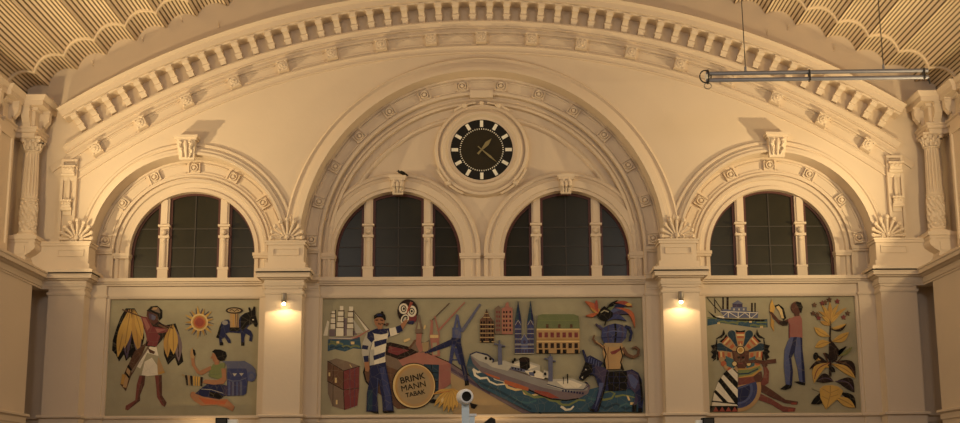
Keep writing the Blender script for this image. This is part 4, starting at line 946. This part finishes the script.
it = [('mauve', [(96,208),(125,222),(220,252),(340,290),(470,300),(478,306),(470,330),(440,346),(405,350),(370,346),(320,330),(250,305),(180,286),(130,262),(105,235)]), ('grey', [(96,208),(125,222),(220,254),(340,292),(400,305),(470,306),(468,320),(400,326),(330,312),(220,276),(130,244)]),
  ('orange', [(205,286),(250,300),(282,312),(280,322),(240,312),(205,298)]), ('red', [(300,318),(345,326),(380,345),(350,345),(300,330)]), ('orange', [(140,262),(190,280),(190,286),(150,272)]), ('black', stroke([(282,318),(320,336),(355,348),(400,352),(440,346)], 4)),
  ('lgrey', [(98,208),(115,200),(150,210),(168,226),(160,238),(125,226)]), ('navy', stroke([(96,206),(115,198),(150,206),(170,222),(168,236)], 4)), ('lgrey', [(150,235),(205,225),(235,238),(215,258),(165,246)]), ('lgrey', [(345,285),(420,282),(465,300),(455,318),(400,322),(340,304)]), ('white', [(370,292),(415,288),(452,302),(440,312),(395,312)]),
  ('navy', stroke([(340,300),(400,318),(455,318),(474,304),(462,292)], 3)),
  ('lgrey', [(228,232),(262,222),(318,240),(318,262),(290,270),(225,252)]), ('white', [(232,238),(262,228),(310,244),(285,254)]), ('slate', [(225,244),(285,256),(285,266),(225,254)]), ('white', [(268,258),(310,256),(340,272),(330,284),(290,276)]), ('slate', [(282,262),(300,262),(300,276),(284,272)]), ('lgrey', [(330,255),(350,262),(350,284),(326,276)]),
  ('black', [(252,222),(284,218),(286,248),(276,256),(254,250)]), ('dkbrown', ell(268,222,17,8)), ('slate', [(184,172),(196,172),(198,238),(184,240)]), ('slate', stroke([(172,172),(208,180)], 4)), ('slate', [(186,160),(190,160),(192,174),(188,174)]), ('slate', [(344,212),(358,212),(358,292),(344,292)]), ('slate', stroke([(332,218),(368,228)], 4)), ('slate', stroke([(350,204),(352,214)], 3)),
  ('black', rect(391,278,393,300)), ('black', rect(404,268,407,298))]
for k in range(4): it.append(('black', rect(229+k*9, 246+k*2, 233+k*9, 252+k*2)))
for k in range(8): it.append(('navy', rect(388+k*9, 318+k*1.2, 393+k*9, 324+k*1.2)))
for x, y in ((146,218),(160,220),(232,230),(300,262),(238,222),(334,268)): it.append(('black', ell(x, y, 4, 5)))
p.part('cargo_ship', it, C2, 'grey cargo ship with black funnel')
# donkey and the bundle it carries (plain ornament)
Ka = crop(565, 290, 6.04); Ma = crop(565, 350, 6.04)
it = [('tan', [(232,330),(262,318),(310,316),(345,330),(352,380),(344,430),(330,480),(240,480),(238,430),(228,380)]), ('umber', stroke([(262,322),(256,400),(262,478)], 4)), ('maroon', [(270,376),(300,366),(336,350),(330,368),(300,390),(280,392)]), ('black', stroke([(232,350),(246,390),(236,430),(244,476)], 8)), ('black', stroke([(330,340),(346,400),(334,440),(352,486)], 8)), ('sand', [(236,322),(344,322),(330,346),(250,346)]),
  ('umber', stroke([(346,350),(372,392),(410,408),(440,392),(444,362),(424,346),(406,354)], 22, 12)), ('umber', stroke([(236,352),(210,330),(184,318),(168,298),(176,274)], 16, 8)), ('tan', stroke([(230,346),(206,326),(184,312)], 6))]
p.part('sack', it, Ka, 'tan sack tied with dark cord')
it = [('blue', [(222,236),(260,214),(300,204),(345,214),(372,240),(368,290),(340,322),(236,322),(218,290)]), ('violet', stroke([(262,216),(256,268),(262,320)], 12)), ('black', stroke([(300,206),(306,260),(300,320)], 12)), ('violet', stroke([(340,214),(348,262),(336,318)], 12)), ('mid', stroke([(226,262),(290,250),(368,258)], 6)), ('navy', stroke([(222,292),(290,286),(362,292)], 7)), ('navy', stroke([(362,222),(390,232),(400,262),(390,310)], 18, 14)), ('violet', stroke([(226,240),(204,226),(184,206)], 16, 8)), ('mid', stroke([(226,232),(206,214)], 6))]
p.part('bale', it, Ka, 'striped blue bale')
it = []
for bs, tp, w, bd, c in (((250,190),(385,90),34,-30,'navy'),((240,190),(400,150),36,-36,'violet'),((250,192),(370,190),30,-28,'blue'),((246,170),(320,62),26,-18,'black'),((240,176),(300,100),24,-14,'dkgreen'),((244,180),(350,120),22,-22,'mid')): it += leaf(bs, tp, w, bd, c, None)
it += leaf((300,110),(420,230),26,-44,'orange',None) + leaf((300,80),(404,104),24,-12,'red',None) + leaf((230,160),(150,110),34,8,'gold',None) + leaf((210,150),(120,70),30,10,'orange',None) + leaf((196,140),(190,60),22,-6,'red',None) + leaf((200,140),(124,158),22,-6,'orange',None) + leaf((360,90),(402,92),18,0,'yellow',None)
it += [('black', [(196,150),(212,120),(236,100),(262,120),(288,140),(286,164),(250,190),(218,184),(200,168)]), ('olive', stroke([(214,140),(236,126),(262,136)], 7)), ('black', stroke([(246,188),(240,214)], 7))]
p.part('leaf_plume', it, Ka, 'plume of orange, blue and black leaves')
it = [('navy', [(102,2),(112,0),(130,44),(150,34),(228,76),(214,102),(238,108),(262,130),(360,128),(402,118),(440,140),(460,180),(466,240),(472,300),(462,376),(442,374),(440,312),(424,262),(400,240),(368,236),(262,250),(242,240),(216,310),(196,376),(178,374),(150,370),(186,300),(204,230),(180,160),(160,146),(130,166),(112,186),(104,176),(92,182),(82,170),(104,120),(122,72)]), ('violet', [(178,90),(236,112),(262,130),(250,190),(240,236),(212,180),(180,150)]), ('mid', [(204,200),(232,200),(216,260),(190,330),(176,360),(202,250)]), ('violet', [(372,130),(410,128),(446,160),(454,230),(420,262),(390,230),(372,190)]), ('mid', [(376,150),(404,150),(440,190),(420,240),(396,220)]), ('black', [(264,130),(370,130),(376,180),(368,246),(262,250),(254,190)]), ('black', [(440,150),(462,200),(470,290),(458,330),(452,240)]), ('black', stroke([(254,132),(236,240),(196,372)], 10)), ('black', [(150,356),(178,360),(174,376),(148,370)]), ('black', [(440,352),(464,352),(462,378),(440,376)]), ('black', [(404,330),(430,322),(428,372),(404,374)]), ('violet', [(424,262),(440,300),(430,330),(408,336),(420,290)]),
  ('black', [(104,120),(122,74),(160,90),(166,130),(150,150),(112,186),(84,170)]), ('slate', ell(124,120,6,5)), ('white', ell(124,120,3,3)), ('lgrey', [(96,168),(108,158),(104,176)])]
for k in range(5): it.append(('mid', line((146+k*14, 44+k*7),(140+k*15, 74+k*7), 6)))
for x in (292, 326): it.append(('navy', line((x,132),(x,248),3)))
for z in (164, 200): it.append(('navy', line((258,z),(372,z),3)))
p.part('donkey', it, Ma, 'large dark blue donkey')

# ---- right mosaic
p = panel(2, 'right mosaic mural with paddle steamer, feathered flute player and tall tobacco plant')
N = crop(705, 290, 6.04); O = crop(705, 350, 6.04); Pq = crop(780, 290, 6.04); Q = crop(780, 350, 6.04)
it = [('sea', [(14,176),(80,168),(180,184),(376,176),(378,226),(300,228),(200,214),(100,200),(14,216)]), ('dkgreen', wave(80,196,200,206,2,8,12)), ('dkgreen', wave(190,196,300,190,2,8,12)), ('dkgreen', wave(270,216,370,222,2,6,12)), ('dkgreen', line((14,168),(70,172),8)), ('green', line((310,196),(372,196),8)), ('cream', rect(74,196,90,206)), ('cream', rect(332,218,350,230)), ('cream', rect(266,188,282,198)),
  ('black', [(16,126),(66,162),(130,172),(200,176),(372,178),(350,190),(200,186),(90,176),(50,166)]), ('white', [(62,162),(90,156),(126,168),(110,172)]), ('slate', [(92,128),(110,116),(322,132),(318,170),(118,168)]), ('white', stroke([(92,130),(320,138)], 4)), ('white', stroke([(100,166),(140,132),(200,168),(240,138),(280,170),(314,142)], 4)), ('white', rect(138,132,142,166)), ('white', rect(198,134,202,170)), ('white', rect(266,138,270,170)),
  ('slate', rect(156,104,252,130)), ('violet', rect(166,82,226,104)), ('slate', [(160,84),(198,62),(232,84)]), ('dkbrown', rect(104,44,114,116)), ('dkbrown', rect(130,44,142,118)), ('dkbrown', rect(278,78,288,134)), ('dkbrown', rect(298,78,306,134)), ('dkbrown', stroke([(12,46),(50,92),(92,134)], 4)), ('dkbrown', stroke([(56,50),(62,140)], 5)), ('dkbrown', stroke([(60,60),(104,124)], 4)), ('lgrey', rect(170,112,180,124)), ('lgrey', rect(200,112,210,124)), ('lgrey', rect(228,112,238,124))]
p.part('paddle_steamer', it, N, 'small paddle steamer with tall thin chimneys')
cx, cy = 213, 388; it = [('tan', ell(cx, cy, 118, 116, 40))]
for k in range(16):
    a = -PI/2 + (k - 7.5)*.31
    if k % 2: pass
for k in range(-4, 5):
    a = -PI/2 + k*.41; c, s = math.cos(a), math.sin(a)
    if k % 2 == 0:
        it += [('orange', [(cx+60*math.cos(a-.2), cy+60*math.sin(a-.2)), (cx+142*math.cos(a-.19), cy+142*math.sin(a-.19)), (cx+142*math.cos(a+.19), cy+142*math.sin(a+.19)), (cx+60*math.cos(a+.2), cy+60*math.sin(a+.2))]),
               ('tan', [(cx+80*math.cos(a-.2), cy+80*math.sin(a-.2)), (cx+98*math.cos(a-.2), cy+98*math.sin(a-.2)), (cx+98*math.cos(a+.2), cy+98*math.sin(a+.2)), (cx+80*math.cos(a+.2), cy+80*math.sin(a+.2))]),
               ('cream', [(cx+112*math.cos(a-.2), cy+112*math.sin(a-.2)), (cx+124*math.cos(a-.2), cy+124*math.sin(a-.2)), (cx+124*math.cos(a+.2), cy+124*math.sin(a+.2)), (cx+112*math.cos(a+.2), cy+112*math.sin(a+.2))]),
               ('black', [(cx+134*math.cos(a-.19), cy+134*math.sin(a-.19)), (cx+148*math.cos(a-.2), cy+148*math.sin(a-.2)), (cx+140*math.cos(a), cy+140*math.sin(a)), (cx+148*math.cos(a+.2), cy+148*math.sin(a+.2)), (cx+134*math.cos(a+.19), cy+134*math.sin(a+.19))])]
    else:
        it += [('dsea', [(cx+50*math.cos(a-.1), cy+50*math.sin(a-.1)), (cx+130*math.cos(a-.16), cy+130*math.sin(a-.16)), (cx+130*math.cos(a+.16), cy+130*math.sin(a+.16)), (cx+50*math.cos(a+.1), cy+50*math.sin(a+.1))]), ('dsea', ell(cx+132*c, cy+132*s, 23))]
for s in (-1, 1):
    it += [('black', [(cx+s*140,cy-100),(cx+s*150,cy-60),(cx+s*178,cy-52),(cx+s*166,cy-30),(cx+s*178,cy-14),(cx+s*164,cy),(cx+s*176,cy+20),(cx+s*160,cy+30),(cx+s*168,cy+44),(cx+s*146,cy+30),(cx+s*140,cy-40)]), ('black', [(cx+s*92,cy-122),(cx+s*100,cy-150),(cx+s*112,cy-118),(cx+s*150,cy-92),(cx+s*112,cy-98)]),
           ('dsea', [(cx+s*62,cy+26),(cx+s*104,cy+30),(cx+s*92,cy+70),(cx+s*52,cy+66)])]
    for k in range(4):
        a = .30 + k*.24; it.append((('tan', 'orange')[k % 2], ell(cx+s*118*math.cos(a), cy+112*math.sin(a), 17)))
    it += [('teal', [(cx+s*20,cy+40),(cx+s*90,cy+10),(cx+s*84,cy+70),(cx+s*40,cy+90)])]
it += [('dkskin', [(cx-52,cy-20),(cx+52,cy-20),(cx+50,cy+50),(cx+24,cy+92),(cx-10,cy+92),(cx-40,cy+50)]), ('umber', [(cx-40,cy-14),(cx-4,cy-14),(cx-4,cy+60),(cx-30,cy+40)]), ('black', ell(cx-10,cy+20,9,7)), ('black', ell(cx+16,cy+20,9,7)), ('rskin', stroke([(cx-14,cy+56),(cx+16,cy+56)], 8)),
       ('cream', [(cx,cy-70),(cx+10,cy-44),(cx-10,cy-44)]), ('dkbrown', ell(cx,cy-24,26)), ('cream', ell(cx,cy-24,21)), ('gold', ell(cx,cy-24,14)), ('black', ell(cx-36,cy+58,17)), ('cream', ell(cx-36,cy+58,13)), ('black', ell(cx+50,cy+58,17)), ('cream', ell(cx+50,cy+58,13))]
p.part('feather_headdress', it, N, 'round feathered headdress in orange, blue and tan')
p.part('flute_player', [('dkskin', [(330,196),(400,240),(484,300),(560,312),(556,330),(484,322),(400,288),(336,252)]), ('rskin', [(330,262),(400,296),(470,340),(546,350),(540,372),(470,374),(400,330),(320,300)]), ('red', rect(520,318,552,330)), ('red', rect(500,356,530,372)),
  ('rskin', [(200,150),(290,130),(330,160),(336,200),(300,215),(270,240),(200,250)]), ('dkskin', [(280,140),(340,130),(350,190),(310,210)]), ('rskin', [(350,100),(372,104),(386,130),(382,200),(358,216),(330,206),(346,180),(356,140)]), ('gold', [(200,112),(250,112),(330,90),(342,118),(290,160),(200,170)]), ('green', [(200,122),(270,118),(330,96),(336,112),(280,150),(200,164)]), ('dsea', stroke([(200,146),(260,142),(320,114)], 9)),
  ('dkskin', stroke([(226,76),(300,68),(350,76),(428,66)], 16, 26)), ('umber', stroke([(240,76),(300,70)], 5)), ('dkskin', [(340,76),(360,64),(378,92),(366,106),(346,98)])], O, 'dark-skinned seated figure playing a flute')
it = [('white', [(196,132),(165,108),(120,138),(84,184),(58,246),(42,318),(40,340),(196,340)])]
it += [('black', [(108,146),(130,124),(196,196),(196,240)]), ('black', [(78,190),(94,168),(196,290),(196,336),(176,318)]), ('black', [(52,254),(62,240),(140,318),(110,318)]), ('black', [(160,110),(176,116),(196,136),(196,146)]), ('black', [(42,306),(196,322),(196,330),(40,314)]), ('black', rect(30,338,194,374))]
for k in range(4): it.append(('red', [(46+k*38,372),(64+k*38,342),(82+k*38,372)]))
it += [('tan', [(196,215)] + [(196+142*math.sin(t), 232-142*math.cos(t)) for t in [1.3 + i*.2045 for i in range(10)]]), ('blue', [(196,225)] + [(196+118*math.sin(t), 234-118*math.cos(t)) for t in [1.2 + i*.2157 for i in range(10)]]), ('mid', [(196,232)] + [(196+92*math.sin(t), 236-92*math.cos(t)) for t in [1.2 + i*.2157 for i in range(10)]]), ('navy', [(196,238)] + [(196+76*math.sin(t), 240-76*math.cos(t)) for t in [1.2 + i*.2157 for i in range(10)]])]
p.part('striped_robe', it, O, 'black and white striped robe with a blue fan skirt')
p.part('leaf_man', [('tan', stroke([(-48,60),(-60,110),(-54,160),(-42,210),(-38,250)], 6, 4)), ('yellow', [(-50,60),(-32,110),(-44,150),(-62,130),(-62,90)]), ('gold', [(-56,170),(-36,190),(-40,250),(-58,216)]), ('black', [(-34,96),(-10,86),(20,110),(36,170),(20,186),(6,140)]), ('cream', [(-26,104),(-10,96),(10,120),(22,174),(6,170),(-6,130)]),
  ('dkskin', [(-66,130),(-50,134),(-10,180),(14,190),(60,170),(66,190),(16,216),(-10,206),(-52,156)]), ('dkbrown', [(-12,196),(20,186),(46,192),(44,214),(16,218)]),
  ('rose', [(46,178),(80,164),(118,152),(130,176),(134,288),(54,292),(58,240)]), ('maroon', [(52,196),(60,210),(58,292),(52,292)]),
  ('dkskin', [(82,132),(118,128),(114,158),(88,160)]), ('dkskin', ell(98,108,34,38)), ('black', [(96,72),(124,76),(136,104),(126,140),(114,126),(106,100),(88,80)])], Pq, 'man in a rose shirt holding up leaves')
p.part('leaf_man', [('mid', [(60,-76),(100,-78),(90,-20),(60,40),(72,130),(68,216),(34,212),(22,100),(26,0),(44,-50)]), ('navy', [(80,-76),(104,-78),(96,-10),(66,50),(76,130),(70,216),(56,216),(60,110),(50,40)]), ('mid', [(100,-78),(132,-72),(134,0),(146,110),(150,196),(116,196),(104,110),(84,30)]), ('navy', [(120,-76),(132,-72),(134,0),(146,110),(150,196),(134,196),(128,100)]), ('black', [(0,236),(36,208),(68,214),(64,230),(30,242)]), ('black', [(84,192),(112,190),(150,200),(148,214),(116,208)])], Q, 'blue trousers and dark shoes')
it = [('dkbrown', stroke([(304,90),(304,200),(300,300),(304,430),(300,480)], 6, 12)), ('dkbrown', [(294,290),(330,330),(352,360),(344,420),(316,440),(300,400)]), ('dkbrown', stroke([(350,370),(400,340),(350,400)], 8)), ('brown', stroke([(340,440),(420,350)], 6)), ('brown', stroke([(340,470),(400,430)], 6)), ('brown', stroke([(262,380),(290,440)], 8))]
for bs, tp, w, bd, c, v in (((300,190),(250,90),20,6,'yellow','ochre'),((302,190),(230,130),20,10,'gold','ochre'),((304,200),(298,72),24,0,'gold','ochre'),((306,196),(352,84),20,-8,'yellow','ochre'),((306,198),(400,108),20,-10,'gold','ochre'),((302,210),(250,160),20,6,'yellow','ochre'),((304,206),(356,150),20,-6,'yellow','ochre'),((306,230),(396,206),32,14,'yellow','ochre'),((302,216),(240,190),22,0,'gold','ochre'),((300,282),(204,226),42,-8,'yellow','ochre'),((310,312),(414,256),46,10,'yellow','ochre'),((302,318),(210,348),44,10,'yellow','ochre'),((308,238),(400,204),16,22,'dkbrown',None),((304,460),(204,384),36,-10,'dkbrown',None),((304,470),(212,400),30,-16,'yellow','ochre'),((350,400),(434,344),26,8,'green','ochre'),((300,420),(270,380),20,0,'dkbrown',None)): it += leaf(bs, tp, w, bd, c, v)
for x, y, c in ((206,92,'umber'),(254,80,'maroon'),(295,60,'brown'),(344,70,'maroon'),(198,142,'brown'),(232,170,'maroon'),(382,166,'maroon'),(406,142,'brown'),(270,76,'umber'),(222,150,'umber')): it.append((c, [(x+(17 if k % 2 else 9)*math.cos(k*PI/5+.3), y+(17 if k % 2 else 9)*math.sin(k*PI/5+.3)) for k in range(10)]))
p.part('tobacco_plant', it, Pq, 'upper stalk with yellow leaves and maroon flowers')
it = [('dkbrown', rect(294,-20,308,160))]
for bs, tp, w, bd, c, v in (((330,70),(452,170),62,-34,'dkbrown','brown'),((300,80),(176,116),30,20,'dkbrown',None),((300,78),(204,200),56,34,'yellow','maroon'),((308,84),(452,172),40,-14,'yellow','ochre'),((290,96),(330,134),26,0,'black',None),((320,190),(218,190),56,20,'dkbrown','purple'),((334,190),(446,256),66,-30,'dkbrown','purple'),((250,250),(186,326),54,-20,'black',None),((360,256),(454,350),42,-20,'black',None),((330,284),(450,348),50,-4,'yellow','ochre'),((254,254),(190,232),20,6,'olive',None)): it += leaf(bs, tp, w, bd, c, v)
it += [('yellow', [(236,236),(262,216),(306,212),(350,222),(378,248),(364,280),(330,308),(300,334),(276,358),(258,330),(240,290)]), ('ochre', stroke([(300,216),(300,270),(280,350)], 4)), ('ochre', stroke([(300,260),(350,240)], 3)), ('ochre', stroke([(296,286),(346,270)], 3)), ('ochre', stroke([(298,262),(254,236)], 3)), ('ochre', stroke([(292,300),(250,280)], 3)), ('black', ell(214,38,14,22)), ]
p.part('tobacco_plant', it, Q, 'broad lower leaves in yellow and dark brown')
# ------------------------------------------------------------------ light
def area(name, loc, target, size, power, col, spread=PI):
    ld = bpy.data.lights.new(name, 'AREA'); ld.shape = 'DISK'; ld.size = size; ld.energy = power; ld.color = col; ld.spread = spread
    o = link(name, ld, None, loc); o.rotation_euler = (Vector(target) - Vector(loc)).to_track_quat('-Z', 'Y').to_euler(); return o
WARM = (1, .75, .385)
for s in (-1, 1):
    area('ledge_floodlight', (s*15.2, -3.95, 9.25), (s*0, -1, 19.0), .22, 330, WARM, math.radians(115))
    area('ledge_floodlight', (s*14.9, -9.5, 9.3), (s*5, -2, 18), .3, 360, WARM)
    area('ledge_floodlight', (s*14.5, -20, 9.3), (s*4, -6, 20), .4, 300, WARM)
    area('hall_fill', (s*9, -28, 13.5), (s*5, 0, 7.0), 4, 590, (1, .925, .84))  # added fill with no visible fitting, brightens the lower wall from the hall side
for x in (-9.2, .1): area('sill_uplight', (x, -.75, 3.2), (x, .2, 4.3), .12, 9, (1, .66, .3))
w = bpy.data.worlds.new('hall'); S.world = w; w.use_nodes = True
w.node_tree.nodes['Background'].inputs[0].default_value = (1, .9, .8, 1); w.node_tree.nodes['Background'].inputs[1].default_value = .03
S.view_settings.view_transform = 'Standard'; S.view_settings.look = 'None'; S.view_settings.gamma = 1; S.view_settings.exposure = 0
S.view_settings.use_curve_mapping = False
